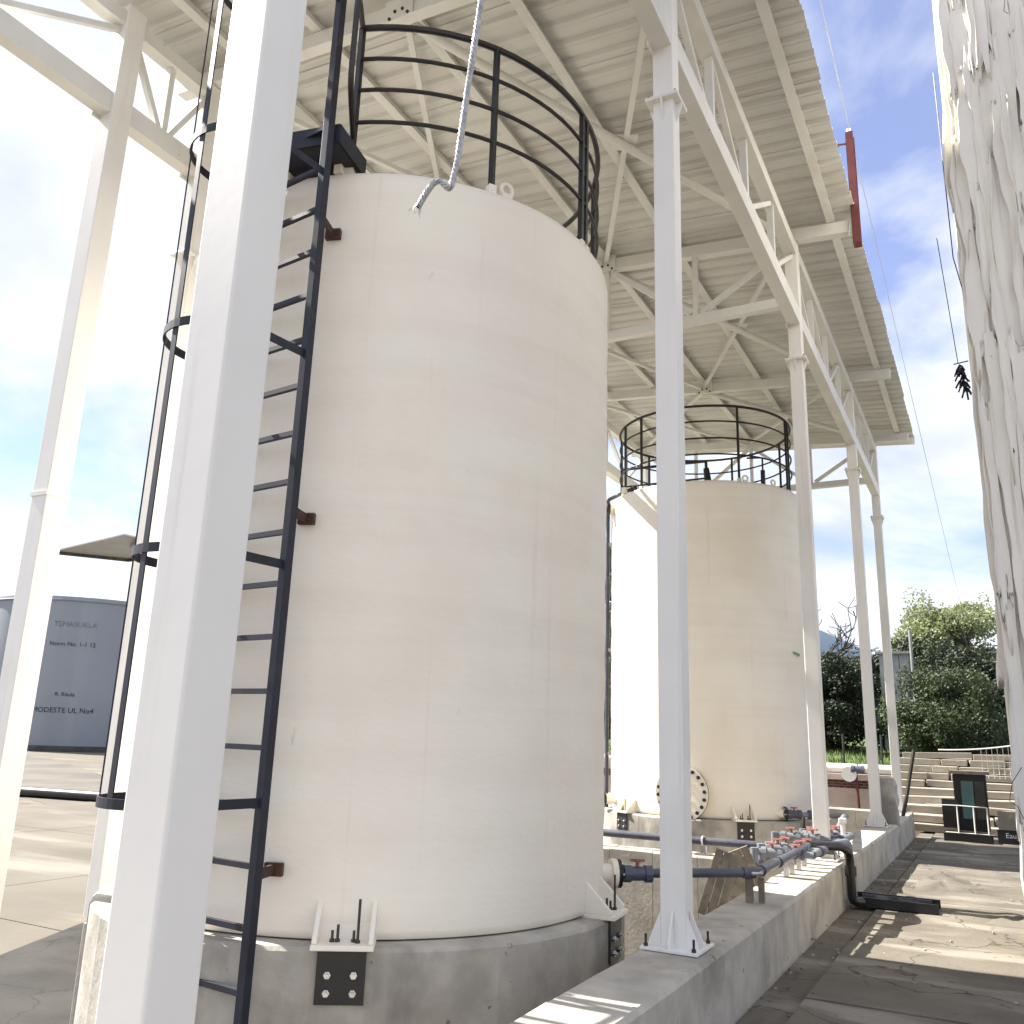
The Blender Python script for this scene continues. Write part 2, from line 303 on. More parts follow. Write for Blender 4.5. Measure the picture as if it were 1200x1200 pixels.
for i in range(260):
    x = (-1.24+abs(rl.gauss(0, .05))) if rl.random() < .6 else (-1.03+rl.gauss(0, .02) if rl.random() < .5 else rl.uniform(-1, .6)); y = rl.uniform(3, 15)
    a = rl.uniform(0, 6.28); q = rl.uniform(.008, .02); z = RZ+rl.uniform(.002, .012) if x > -1.02 else RZ-.02
    bl.add([(x-q*cos(a), y-q*sin(a), z), (x+q*.4*sin(a), y-q*.4*cos(a), z+.004), (x+q*cos(a), y+q*sin(a), z+.006), (x-q*.4*sin(a), y+q*.4*cos(a), z+.003)], [(0, 1, 2, 3)])
bl.build('leaf_litter', 'bark', kind='stuff')

# ------------------------------------------------------------------ concrete walls
def formwall(b, x0, x1, y0, y1, z0, z1, along='Y', board=.42, wob=.006):
    n = max(1, round((y1-y0 if along == 'Y' else x1-x0)/board)); st = []
    for i in range(n+1):
        t = i/n; L = (y1-y0) if along == 'Y' else (x1-x0)
        for dt, g in ((-.006/L, 0), (0, .006), (.006/L, 0)):
            if 0 <= t+dt <= 1: st.append((t+dt, g, random.uniform(-wob, wob) if g == 0 else 0))
    secs = []
    for t, g, w in st:
        if along == 'Y':
            y = y0+(y1-y0)*t
            secs.append([(x0+g, y, z0), (x0+g, y, z1-.025+w), (x0+.02, y, z1+w), (x1-.02, y, z1-w*.7), (x1-g, y, z1-.02-w), (x1-g, y, z0)])
        else:
            x = x0+(x1-x0)*t
            secs.append([(x, y1-g, z0), (x, y1-g, z1-.025+w), (x, y1-.02, z1+w), (x, y0+.02, z1-w*.7), (x, y0+g, z1-.02-w), (x, y0+g, z0)])
    n = 6; vs = [p for s_ in secs for p in s_]
    fs = [(i*n+k, i*n+k+1, (i+1)*n+k+1, (i+1)*n+k) for i in range(len(secs)-1) for k in range(n-1)]
    fs += [tuple(range(n)), tuple((len(secs)-1)*n+k for k in range(n))[::-1]]
    b.add(vs, fs); return b
tag(formwall(MB(), -1.61, -1.26, -6, 15.6, GZ-.05, WZ-.004).build('concrete_wall', 'wallc'), 'long low concrete wall carrying the right row of white columns', 'wall')
# curved-topped wall between the two tank pits
tag(formwall(MB(), -5.4, -1.612, 8.16, 8.42, GZ-.05, WZ-.01, 'X').build('concrete_wall', 'wallc'), 'concrete cross wall between the two tanks with grey pipe above it', 'wall')
tag(formwall(MB(), -7.5, -1.262, 15.603, 15.9, GZ-.05, WZ+.02, 'X').build('concrete_wall', 'wallc'), 'pale concrete end wall of the pit beyond the far tank', 'wall')
pb = MB()
vs = []
for k in range(7):
    z = -.98+k*.1; w = 1-.04*k+random.uniform(-.03, .03)
    for a, c in ((-1, -1), (1, -1), (1, 1), (-1, 1)): vs.append((-1.37+a*.11*w+.02*random.uniform(-1, 1), 13.55+c*.2*w, z))
fs = [(k*4+i, k*4+(i+1) % 4, (k+1)*4+(i+1) % 4, (k+1)*4+i) for k in range(6) for i in range(4)]+[(24, 25, 26, 27)]
tag(pb.add(vs, fs).build('concrete_pier', 'concrete', bevel=.012), 'rough weathered concrete stub pier at the far end of the low wall', 'pier')

# ------------------------------------------------------------------ canopy
CX = -1.456; CY = [1.295, 4.483, 8.655, 12.75, 15.709]; LX = -5.65
ZN = 3.824; CW = .128
def rz(x): return 5.21+.08*(-.86-x)            # rafter centre height
can = thing('canopy', (CX, 4.483, WZ), 'white steel canopy with corrugated roof on tall square columns over both tanks', 'canopy')
def bolt(b, p, d=(0, 0, 1), r=.011, h=.014, stud=0):
    p = Vector(p); d = Vector(d); b.cyl(p, p+d*h, r, 6)
    if stud: b.cyl(p, p+d*stud, r*.55, 6)
def column(x, y, z0, z1, w=CW, flange=True, base=True):
    c = MB().bar((x, y, z0+.012), (x, y, z1), w, w, ch=.006).build('column', 'white', can, smooth=True, ang=20)
    if base:
        MB().box((x, y, z0+.007), (.285, .285, .014)).build('base_plate', 'white', c, bevel=.002)
        for dx, dy in ((1, 0), (-1, 0), (0, 1), (0, -1)):
            for s_ in ((-1, 1) if False else (0,)):
                q = .035*s_
                px, py = x+dx*w/2, y+dy*w/2; t = (-dy*.005, dx*.005, 0)
                MB().prism([(px-t[0]+0, py-t[1], z0+.014), (px+dx*.07-t[0], py+dy*.07-t[1], z0+.014), (px+dx*.07-t[0], py+dy*.07-t[1], z0+.03), (px-t[0]+dx*.004, py-t[1]+dy*.004, z0+.175)], (2*t[0], 2*t[1], 0)).build('gusset', 'white', c)
        # corner wings along the faces
        for sx in (-1, 1):
            MB().prism([(x+sx*(w/2), y-w/2+.004, z0+.014), (x+sx*(w/2+.06), y-w/2+.004, z0+.014), (x+sx*(w/2+.06), y-w/2+.004, z0+.03), (x+sx*w/2, y-w/2+.004, z0+.17)], (0, .008, 0)).build('gusset', 'white', c)
        for dx in (-1, 1):
            for dy in (-1, 1):
                b = MB(); bolt(b, (x+dx*.118, y+dy*.118, z0+.014), r=.011, stud=.055); b.build('anchor_bolt', 'bolt', c)
    if flange:
        for dz in (0, .013): MB().box((x, y, ZN+dz), (.205, .205, .011)).build('flange_plate', 'white', c, bevel=.002)
        for dx, dy in ((1, 0), (-1, 0), (0, 1), (0, -1)):
            px, py = x+dx*w/2, y+dy*w/2; tx, ty = abs(dy)*.005, abs(dx)*.005
            MB().prism([(px-tx, py-ty, ZN-.006), (px+dx*.036-tx, py+dy*.036-ty, ZN-.006), (px+dx*.036-tx, py+dy*.036-ty, ZN-.03), (px-tx, py-ty, ZN-.14)], (2*tx, 2*ty, 0)).build('gusset', 'white', c)
        for dx in (-1, 1):
            for dy in (-1, 1):
                b = MB(); bolt(b, (x+dx*.083, y+dy*.083, ZN+.019), r=.009); b.build('flange_bolt', 'bolt', c)
    return c
for y in CY: column(CX, y, WZ, rz(CX)-.09)
for y in (4.483, 8.655, 12.75, 15.709): column(LX, y, -1.32, rz(LX)-.09, base=False)
cl = column(LX, 3.63, -1.9, rz(LX)-.02, flange=False, base=False, w=.165)
MB().bar((LX, 3.63, 1.50), (LX, 3.63, 1.53), .18, .18).build('collar', 'white', cl)
MB().box((LX-.09, 3.60, 4.70), (.03, .13, .2)).build('splice_plate', 'white', cl)
tag(MB().box((LX+.11, 4.483, (GZ-.05-1.33)/2), (.2, .22, -(GZ-.05)-1.33)).build('concrete_footing', 'wallc', bevel=.008), 'pale square concrete footing under the left column beside the ladder', 'footing')
# trusses along the rows
def truss(x, zb, zt, ys, panels):
    y0, y1 = ys[0]-.1, ys[-1]+.08
    c = MB().bar((x, y0, zb), (x, y1, zb), .12, .18).build('bottom_chord', 'whitebeam', can, bevel=.004)
    MB().bar((x, y0, zt), (x, y1, zt), .12, .13).build('top_chord', 'whitebeam', can, bevel=.004)
    for a, b in zip(ys[:-1], ys[1:]):
        n = max(2, round((b-a)/1.04))
        for k in range(n):
            ya = a+(b-a)*k/n; yb = a+(b-a)*(k+1)/n
            if k: MB().bar((x, ya, zb+.091), (x, ya, zt-.066), .06, .05, (0, 1, 0)).build('truss_web', 'whitebeam', can)
            d0, d1 = ((zt-.066, zb+.091) if k < n/2 else (zb+.091, zt-.066))
            MB().bar((x, ya+.05, d0), (x, yb-.04, d1), .045, .045).build('truss_web', 'whitebeam', can)
        for yy in (a,):
            MB().box((x-.063, yy, zb), (.012, .3, .24)).build('gusset_plate', 'whitebeam', can)
ZB, ZT = 4.30, 5.08
truss(CX, ZB, ZT, CY, 4)
truss(LX, 4.66, rz(LX)-.145, [1.3, 3.63, 4.483, 8.655, 12.75, 15.709], 4)
# rafters and cross trusses
def boltpair(x, y, z, parent, ny=-1):
    for dx in (-.03, .03):
        b = MB(); b.cyl((x+dx, y, z), (x+dx, y+ny*.012, z), .012, 8); b.build('bolt', 'bolt', parent)
for y in CY:
    MB().bar((-6.03, y, rz(-6.03)), (-.87, y, rz(-.87)), .10, .135).build('rafter', 'whitebeam', can, bevel=.004)
for y in (8.655, 15.709):
    zc = 4.51
    MB().bar((LX+.066, y, zc), (CX-.066, y, zc), .09, .105).build('cross_chord', 'whitebeam', can, bevel=.004)
    xs = [CX, -2.5, -3.55, -4.6, LX]
    for i in range(4):
        a, b2 = xs[i], xs[i+1]
        if i: MB().bar((a, y, zc+.054), (a, y, rz(a)-.068), .07, .05, (1, 0, 0)).build('truss_web', 'whitebeam', can)
        if i % 2 == 0: MB().bar((a-.06, y, rz(a)-.1), (b2+.06, y, zc+.07), .05, .055).build('truss_web', 'whitebeam', can)
        else: MB().bar((a-.06, y, zc+.07), (b2+.06, y, rz(b2)-.1), .05, .055).build('truss_web', 'whitebeam', can)
# purlins
for x in (-1.05, -1.9, -2.74, -3.58, -4.42, -5.28, -5.98):
    z = rz(x)+.075+.045
    pl = MB().bar((x, 3.05, z), (x, 16.15, z), .055, .09).build('purlin', 'whitebeam', can)
    MB().bar((x+.04, 3.05, z-.037), (x+.04, 16.15, z-.037), .03, .012).build('purlin_lip', 'whitebeam', pl)
    for y in CY[1:]:
        MB().box((x-.036, y-.03, z-.01), (.014, .05, .11)).build('cleat', 'whitebeam', pl)
# plan bracing
def zbr(x): return rz(x)-.02
for a, b in zip(CY[1:-1], CY[2:]):
    for x0, x1 in ((-1.52, -3.55), (-3.6, -5.6)):
        thick = x0 > -2
        p, q = (x1, a+.1, zbr(x1)), (x0, b-.1, zbr(x0))
        if thick: MB().cyl(p, q, .04, 12).build('brace', 'whitebeam', can, smooth=True)
        else: MB().bar(p, q, .05, .05).build('brace', 'whitebeam', can)
        p, q = (x0, a+.1, zbr(x0)+.045), (x1, b-.06, zbr(x1)+.045)
        MB().bar(p, q, .05, .04).build('brace', 'whitebeam', can)
        xm, ym = (x0+x1)/2, (a+b)/2
        MB().box((xm, ym, zbr(xm)+.035), (.22, .22, .01), Matrix.Rotation(.5, 3, 'Z')).build('brace_plate', 'whitebeam', can)
    gp = MB().box((-3.56, a-.062, rz(-3.56)), (.26, .014, .20)).build('brace_plate', 'whitebeam', can)
    for dx in (-.08, -.03, .04, .09):
        MB().cyl((-3.56+dx, a-.069, rz(-3.56)-.03-.05*(abs(dx) > .05)), (-3.56+dx, a-.08, rz(-3.56)-.03-.05*(abs(dx) > .05)), .013, 8).build('bolt', 'bolt', gp)
# roof sheets: ribs run down the slope
def zs(x): return rz(x)+.075+.09+.006
X0, X1 = -6.1, -.80
yy = 3.16; SW = .845
shp = [(0, .0), (.055, 0), (.075, .03), (.115, .03), (.135, 0), (.16, .0), (.17, .006), (.18, 0)]
k = 0
while yy < 16.1:
    w = min(SW, 16.22-yy); pts = []; per = SW/4
    for r in range(4):
        for a, h in shp:
            if r*per+a*per/.211 <= w: pts.append((r*per+a*per/.211, h))
    pts.append((w-.002, 0)); pts.append((w-.001, -.012))
    e = random.uniform(-.012, .012); x1 = X1+e
    zo = (k % 2)*.003
    vs = [(x, yy+a, zs(x)+h+zo) for x in (X0, x1) for a, h in pts]+[(x, yy+a, zs(x)+h+zo+.003) for x in (X0, x1) for a, h in pts]
    n = len(pts)
    fs = [(i, i+1, n+i+1, n+i) for i in range(n-1)]+[(2*n+i, 3*n+i, 3*n+i+1, 2*n+i+1) for i in range(n-1)]
    fs += [(n+i, n+i+1, 3*n+i+1, 3*n+i) for i in range(n-1)]+[(i+1, i, 2*n+i, 2*n+i+1) for i in range(n-1)]
    MB().add(vs, fs).build('roof_sheet', 'roof', can)
    yy += SW; k += 1
MB().bar((X0, 16.235, zs(X0)-.05), (X1, 16.235, zs(X1)-.05), .02, .17).build('end_trim', 'whitebeam', can)
# red mast on the eave and the power line it carries
mast = thing('mast', (-.74, 8.62, 4.95), 'short oxide red steel mast bolted to the roof eave, carrying a thin wire', 'mast')
MB().box((-.825, 8.60, 5.62), (.012, .11, 1.30)).build('channel', 'redpost', mast)
MB().box((-.79, 8.541, 5.62), (.07, .008, 1.30)).build('channel', 'redpost', mast); MB().box((-.79, 8.659, 5.62), (.07, .008, 1.30)).build('channel', 'redpost', mast)
MB().tube([(-.82, 8.57, 6.15), (-.91, 8.55, 6.15), (-.92, 8.55, 6.07)], .012, 6).build('hook', 'rust', mast)
MB().cyl((-.80, 8.60, 6.26), (-.80, 8.60, 6.34), .025, 10).build('insulator', 'steel', mast)
def sag(p, q, s, n=24):
    p, q = Vector(p), Vector(q); return [p.lerp(q, i/n)-Vector((0, 0, s*4*(i/n)*(1-i/n))) for i in range(n+1)]
tag(MB().tube(sag((-.74, -3, 6.9), (-.79, 8.60, 6.33), .12)+sag((-.79, 8.60, 6.33), (-.4, 120, 5.0), 1.2)[1:], .0045, 5).build('power_line', 'wire'), 'thin power line running past the eave over the red mast', 'wire')

# ------------------------------------------------------------------ tanks
R = 1.5
def tank(cx, cy, zt, label, rail, feet, ladders=None):
    zb = -.965
    t = thing('storage_tank', (cx, cy, zb), label, 'tank')
    pr = [(R-.012, 0), (R-.003, .006), (R, .04)]
    nb = 34; h = zt-zb
    for i in range(1, nb): pr.append((R+.0035*sin(i*1.9)+random.uniform(-.0018, .0018), .05+(h-.13)*i/nb))
    pr += [(R, h-.07), (R-.012, h-.025), (R-.05, h-.004), (R-.12, h), (R*.5, h+.07), (.02, h+.1)]
    MB().lathe((cx, cy, zb), pr, 160, rf=lambda i, r, z: r+.0025*sin(i*.39+z*1.3)*(r > 1.4)).build('shell', 'tank', t, smooth=True, ang=180)
    def at(a, r, z): return Vector((cx+r*cos(radians(a)), cy+r*sin(radians(a)), z))
    # guard rail
    rr, zs_, posts, gap = rail
    g = MB().tube(arc((cx, cy, 0), rr, gap[0], gap[1], 72, zs_[0]), .0205, 8, closed=False).build('guard_rail', 'black', t, smooth=True)
    for z in zs_[1:]: MB().tube(arc((cx, cy, 0), rr, gap[0], gap[1], 72, z), .0135, 7).build('rail_ring', 'black', g, smooth=True)
    for a in posts:
        MB().bar(at(a, rr, zt+.05), at(a, rr, zs_[0]), .032, .032).build('rail_post', 'black', g)
        MB().box(at(a, rr, zt+.02), (.05, .05, .09), Matrix.Rotation(radians(a), 3, 'Z')).build('post_stub', 'tank', g)
    # feet
    for a in feet:
        Rm = Matrix.Rotation(radians(a), 3, 'Z')
        def loc(r, s_, z): return Vector((cx, cy, 0))+Rm @ Vector((r, s_, z))
        f = MB()
        zf = zb-.012
        f.prism([loc(R-.03, -.145, zf), loc(R+.17, -.145, zf), loc(R+.17, .145, zf), loc(R-.03, .145, zf)], (0, 0, .024))
        fo = f.build('foot_bracket', 'tank', t, bevel=.004)
        for s_ in (-.13, .13):
            MB().prism([loc(R-.03, s_*1.0-.012, zf+.024), loc(R+.15, s_-.012, zf+.024), loc(R+.15, s_-.012, zf+.045), loc(R+.0, s_-.012, zf+.19), loc(R-.03, s_-.012, zf+.19)], Rm @ Vector((0, .024, 0))).build('gusset', 'tank', fo, bevel=.004)
        MB().prism([loc(R-.02, -.118, zf+.024), loc(R+.03, -.118, zf+.024), loc(R-.005, -.118, zf+.1), loc(R-.02, -.118, zf+.1)], Rm @ Vector((0, .236, 0))).build('fillet', 'tank', fo)
        for s_, st in ((-.055, .05), (-.03, .075), (.045, .05), (.065, .19)):
            b = MB(); bolt(b, loc(R+.09+.02*(st > .1), s_, zf+.024), r=.012, stud=st); b.build('stud', 'bolt', fo)
        pl = MB().prism([loc(R+.125, -.112, zf-.005), loc(R+.137, -.112, zf-.005), loc(R+.137, .112, zf-.005), loc(R+.125, .112, zf-.005)], (0, 0, -.225)).build('anchor_plate', 'blackplate', t)
        for s_ in (-.06, .06):
            for z in (-.105, -.18):
                b = MB(); d = Rm @ Vector((1, 0, 0)); bolt(b, loc(R+.137, s_, zf+z), d, r=.017, h=.012); b.cyl(loc(R+.137, s_, zf+z), loc(R+.16, s_, zf+z), .009, 8); b.build('anchor_bolt', 'steel', pl)
    return t, at
def plinth(cx, cy, label):
    seg = 132
    o = MB().lathe((cx, cy, GZ-.05), [(R+.125, 0), (R+.125, 1.055), (R+.11, 1.074), (R+.09, 1.078), (.3, 1.08), (.02, 1.08)], seg, rf=lambda i, r, z: r-(.010 if (i % 6 == 0 and r > 1.6) else 0)+(.004*sin(i*2.1) if r > 1.6 else 0)).build('concrete_plinth', 'concrete', smooth=True, ang=12)
    return tag(o, label, 'plinth')
T1 = (-3.633, 4.898); T2 = (-3.814, 13.465)
plinth(*T1, 'round board marked concrete plinth under the near tank')
plinth(*T2, 'round concrete plinth under the far tank, behind the cross wall')
t1, at1 = tank(*T1, 3.25, 'large near cream cylindrical tank standing behind the foreground ladder', (1.42, (4.335, 4.10, 3.87, 3.635), (-70, -34.5, 0, 3, 35, 80, 125, 170, 215, 254), (-70, 254)), (-57, 6, 66, 122, 168))
t2, at2 = tank(*T2, 3.72, 'smaller looking far cream cylindrical tank with a bolted manway', (1.36, (4.91, 4.665, 4.40, 4.15), (-118, -52.5, -8, -4, 40, 85, 130, 150, 190, 222), (-128, 232)), (-123, -59, 3, 63, 123, 183))
# lifting lugs
def lug(t, at, a, z, r=1.44):
    Rm = Matrix.Rotation(radians(a), 3, 'Z'); c = at(a, r, z)
    ring = [c+Rm @ Vector((0, .04*cos(2*pi*i/16), .055+.04*sin(2*pi*i/16))) for i in range(16)]
    l = MB().tube(ring, .014, 8, True); l.box(c+Vector((0, 0, .0)), (.03, .07, .05), Rm); l.build('lifting_lug', 'tank', t, smooth=True, ang=60)
lug(t1, at1, -30.5, 3.255); lug(t1, at1, 60, 3.255); lug(t1, at1, 150, 3.255); lug(t2, at2, -50, 3.715, 1.43); lug(t2, at2, -30, 3.715, 1.43)
# ladder landing on the near tank
ld = MB()
Rl = Matrix.Rotation(radians(-78), 3, 'Z')
def L1(r, s_, z): return Vector((T1[0], T1[1], 0))+Rl @ Vector((r, s_, z))
lp = MB().prism([L1(1.32, -.30, 3.30), L1(1.66, -.30, 3.30), L1(1.66, .25, 3.30), L1(1.32, .25, 3.30)], (0, 0, .012)).build('ladder_landing', 'navy', t1)
for a, b, w in ((L1(1.66, -.3, 3.36), L1(1.66, .25, 3.36), 0), (L1(1.32, -.3, 3.36), L1(1.32, .25, 3.36), 0), (L1(1.32, .25, 3.36), L1(1.66, .25, 3.36), 0), (L1(1.32, -.3, 3.36), L1(1.66, -.3, 3.36), 0)):
    MB().bar(a, b, .012, .12).build('frame_channel', 'navy', lp)
for s_ in (-.2, .15): MB().box(L1(1.45, s_, 3.275), (.05, .05, .06), Rl).build('stub', 'tank', lp)
# small side handrail loop from rail end to the ladder
gate = MB().tube(rounded([at1(-70, 1.42, 4.335), L1(1.74, .335, 4.27), L1(1.74, .335, 3.62), at1(-70, 1.42, 3.52)], .12), .017, 8)
gate.build('side_handrail', 'black', t1, smooth=True)

# caged ladder in front of the near tank
LAD = thing('caged_ladder', (-3.25, 3.2, GZ), 'dark navy caged steel ladder fixed to the front of the near tank', 'ladder')
SR = Vector((-3.075, 3.268, 0)); tg = Vector((-.99452, .10453, 0)); on = Vector((-.10453, -.99452, 0))
SLv = SR+tg*.60
for q, top in ((SR, 4.33), (SLv, 4.33)):
    MB().bar(q+Vector((0, 0, GZ)), q+Vector((0, 0, top)), .045, .05, (0, 1, 0)).build('stile', 'navy', LAD, bevel=.003)
for k in range(-4, 17):
    z = -.89+.2665*k
    MB().bar(SR+tg*.02+Vector((0, 0, z)), SLv-tg*.02+Vector((0, 0, z)), .026, .026).build('rung', 'navy', LAD)
mid = SR+tg*.30
def hp(t_, z):     # U shaped hoop around the climber: straight arms and a half ring
    if t_ < .2: q = SR+on*(.3*t_/.2)
    elif t_ > .8: q = SLv+on*(.3*(1-t_)/.2)
    else:
        a = pi*(t_-.2)/.6; q = mid+on*(.3+.3*sin(a))-tg*(.3*cos(a))
    return q+Vector((0, 0, z))
HZ = [-.34, .80, 1.95, 3.07, 4.25]
for z in HZ: MB().ribbon([hp(i/40, z) for i in range(41)], .045, .008).build('cage_hoop', 'navy', LAD)
for t_ in (.2, .34, .5, .61, .8):
    p = hp(t_, 0); d = (p-mid-on*.3); d.normalize()
    MB().bar(p+Vector((0, 0, HZ[0]-.02))-d*.008, p+Vector((0, 0, HZ[-1]+.02))-d*.008, .007, .038, tuple(d.cross(Vector((0, 0, 1))))).build('cage_bar', 'navy', LAD)
for z in (2.80, 1.09, -.66):
    for q in (SR, SLv):
        w = Vector((T1[0], T1[1], 0)); d = (w-q).normalized(); e = w-d*1.5
        b = MB().bar(q+Vector((0, 0, z)), e+Vector((0, 0, z-.0)), .012, .05)
        br = b.build('wall_bracket', 'rust', LAD)
        MB().box(e+Vector((0, 0, z-.0))-d*.02, (.03, .09, .06), Matrix.Rotation(atan2(d.y, d.x), 3, 'Z')).build('bracket_pad', 'rust', br)

# manway, nozzles, vent pipes on the far tank
mwy = -.66; mc = Vector((-3.775, 11.965, mwy))
mn = MB().cyl(mc+Vector((0, .12, 0)), mc+Vector((0, -.02, 0)), .30, 40).build('manway', 'tank', t2, smooth=True)
MB().cyl(mc+Vector((0, -.02, 0)), mc+Vector((0, -.045, 0)), .365, 48).build('flange_ring', 'tank', mn, smooth=True)
MB().cyl(mc+Vector((0, -.046, 0)), mc+Vector((0, -.052, 0)), .366, 48).build('gasket', 'bolt', mn, smooth=True)
MB().cyl(mc+Vector((0, -.053, 0)), mc+Vector((0, -.08, 0)), .36, 48).build('cover', 'tank', mn, smooth=True)
for i in range(20):
    a = 2*pi*i/20+.1; p = mc+Vector((.318*cos(a), -.08, .318*sin(a))); MB().cyl(p, p+Vector((0, -.022, 0)), .024, 8).build('bolt', 'blackplate', mn)
MB().tube(rounded([mc+Vector((.12, -.08, -.11)), mc+Vector((.12, -.13, -.11)), mc+Vector((.12, -.13, .11)), mc+Vector((.12, -.08, .11))], .03), .012, 8).build('handle', 'tank', mn, smooth=True)
# dark overflow pipe down the left of the far tank
ov = thing('overflow_pipe', at2(203, 1.62, GZ), 'dark pipe running down the left edge of the far tank', 'pipe')
MB().tube(rounded([at2(203, 1.555, GZ), at2(203, 1.555, 3.80), at2(227, 1.30, 3.84)], .06), .03, 10).build('pipe', 'pvc', ov, smooth=True)
for z in (3.05, 1.36, -.2): MB().bar(at2(203, 1.49, z), at2(203, 1.56, z), .05, .05).build('clamp', 'steel', ov)
nz = MB().cyl(at2(213, 1.44, 3.57), at2(213, 1.56, 3.57), .085, 18).build('nozzle', 'tank', t2, smooth=True, ang=50)
MB().cyl(at2(213, 1.56, 3.57), at2(213, 1.605, 3.57), .10, 18).build('flange', 'blackpipe', nz, smooth=True, ang=50)
MB().cyl(at2(213, 1.605, 3.57), at2(213, 1.74, 3.57), .05, 12).build('pipe_stub', 'pvc', nz, smooth=True, ang=50)
MB().cyl(at2(227, 1.30, 3.84), at2(227, 1.24, 3.84), .055, 12).build('end_cap', 'blackpipe', ov, smooth=True, ang=50)
ns = MB().cyl(at2(224, 1.40, 3.74), at2(224, 1.40, 3.86), .05, 14).build('nozzle', 'tank', t2, smooth=True)
vt = MB().tube(rounded([Vector((-5.0, 12.9, 4.30)), Vector((-3.62, 12.9, 4.28)), Vector((-3.62, 12.9, 3.72))], .04), .024, 8).build('vent_pipe', 'blackpipe', t2, smooth=True)
MB().tube([(-5.0, 12.95, 4.02), (-3.64, 12.93, 4.01)], .016, 6).build('conduit', 'blackpipe', vt)
MB().cyl((-3.62, 12.9, 4.16), (-3.60, 12.9, 3.98), .045, 10, .055).build('vent_valve', 'blackpipe', vt, smooth=True)
MB().cyl((-3.60, 12.9, 3.98), (-3.52, 12.9, 3.72), .05, 10, .075).build('vent_foot', 'blackpipe', vt, smooth=True)
MB().tube(rounded([Vector((-2.72, 12.75, 3.9)), Vector((-2.72, 12.75, 4.18)), Vector((-2.95, 12.75, 4.2))], .03), .014, 6).build('gauge_wire', 'blackpipe', t2)
MB().bar((-2.72, 12.75, 3.74), (-2.72, 12.75, 3.98), .06, .04).build('level_gauge', 'blackpipe', t2)
def text(body, size, mtx, m, name, parent, ext=.0015, stretch=1):
    cu = bpy.data.curves.new(name, 'FONT'); cu.body = body; cu.size = size; cu.align_x = 'CENTER'; cu.align_y = 'CENTER'; cu.extrude = ext; cu.resolution_u = 2
    o = bpy.data.objects.new('tmp', cu); COL.objects.link(o); bpy.context.view_layer.update()
    dg = bpy.context.evaluated_depsgraph_get(); me = bpy.data.meshes.new_from_object(o.evaluated_get(dg)); bpy.data.objects.remove(o)
    b = MB(); b.v = [tuple(mtx(v.co)) for v in me.vertices]; b.f = [tuple(p.vertices) for p in me.polygons]
    return b.build(name, m, parent, kind='stuff')
def oncyl(c, r, a0, z0):
    def f(v):
        a = radians(a0)+v.x/r; rr_ = r+.002+v.z
        return Vector((c[0]+rr_*cos(a), c[1]+rr_*sin(a), z0+v.y-v.x*.12))
    return f
text('vmpn', .085, oncyl(T2, 1.505, -19.5, 1.275), 'green', 'handwritten_mark', t2)

# ------------------------------------------------------------------ pipework
def ballvalve(c, d, parent, r=.032, body='pvclight', L=.09):
    c, d = Vector(c), Vector(d).normalized()
    v = MB().cyl(c-d*L*.5, c+d*L*.5, r, 12); v.cyl(c-d*L*.9, c-d*L*.45, r*1.22, 10); v.cyl(c+d*L*.45, c+d*L*.9, r*1.22, 10)
    o = v.build('valve', body, parent, smooth=True, ang=35)
    s = d.cross(Vector((0, 0, 1))).normalized(); t = (d*.8+s*.4).normalized()
    h = MB().cyl(c+Vector((0, 0, r*.9)), c+Vector((0, 0, r+.03)), .012, 8); h.bar(c+Vector((0, 0, r+.032))-t*.045, c+Vector((0, 0, r+.036))+t*.045, .024, .016); h.bar(c+Vector((0, 0, r+.028))-s*.03, c+Vector((0, 0, r+.028))+s*.03, .02, .014)
    h.build('valve_handle', 'redvalve', o); return o
def flange(c, d, parent, r, m='blackpipe', bm='steel'):
    c, d = Vector(c), Vector(d).normalized(); o = MB().cyl(c, c+d*.022, r, 20).build('flange', m, parent, smooth=True, ang=35)
    a = d.cross(Vector((0, 0, 1))).normalized(); b = a.cross(d)
    for i in range(6):
        q = c+a*(r*.78*cos(i*pi/3))+b*(r*.78*sin(i*pi/3)); MB().cyl(q-d*.03, q+d*.035, .009, 6).build('bolt', bm, o)
    return o
# near tank outlet
P1 = thing('outlet_pipe', (-2.1, 5.4, -.9), 'dark pipe from the near tank outlet bending along the wall top', 'pipe')
d1 = Vector((.81, .60, 0)).normalized(); p0 = Vector((-2.33, 5.27, -.795))
MB().cyl(p0, p0+d1*.22, .062, 16, .055).build('nozzle', 'tank', t1, smooth=True)
MB().cyl(p0+d1*.20, p0+d1*.235, .085, 20).build('nozzle_flange', 'tank', t1, smooth=True)
flange(p0+d1*.236, d1, P1, .085)
ballvalve(p0+d1*.37, d1, P1, .043, 'unionblue', .1)
bend = Vector((-1.42, 6.02, -.79)); endp = Vector((-1.40, 7.60, -.77))
MB().tube(rounded([p0+d1*.26, bend, endp, endp+Vector((0, .10, 0))], .14, 7), .028, 12).build('pipe', 'pvc', P1, smooth=True)
MB().tube([bend+(p0-bend).normalized()*.1, bend+(p0-bend).normalized()*.02], .036, 12).build('coupling', 'pvc', P1, smooth=True)
MB().cyl(bend+Vector((0, .10, 0)), bend+Vector((0, .2, 0)), .036, 12).build('coupling', 'pvc', P1, smooth=True)
for y in (6.6, 7.15): MB().cyl((-1.41, y, -.785), (-1.41, y+.07, -.783), .035, 12).build('coupling', 'pvc', P1, smooth=True)
MB().bar((-1.47, 6.0, WZ), (-1.47, 6.0, -.80), .045, .03).build('support_leg', 'wood', P1); MB().bar((-1.40, 6.03, WZ), (-1.40, 6.03, -.82), .035, .03).build('support_leg', 'wood', P1)
MB().tube(arc((-1.435, 6.01, 0), .045, 0, 360, 12, -.79), .012, 6).build('clamp', 'steel', P1)
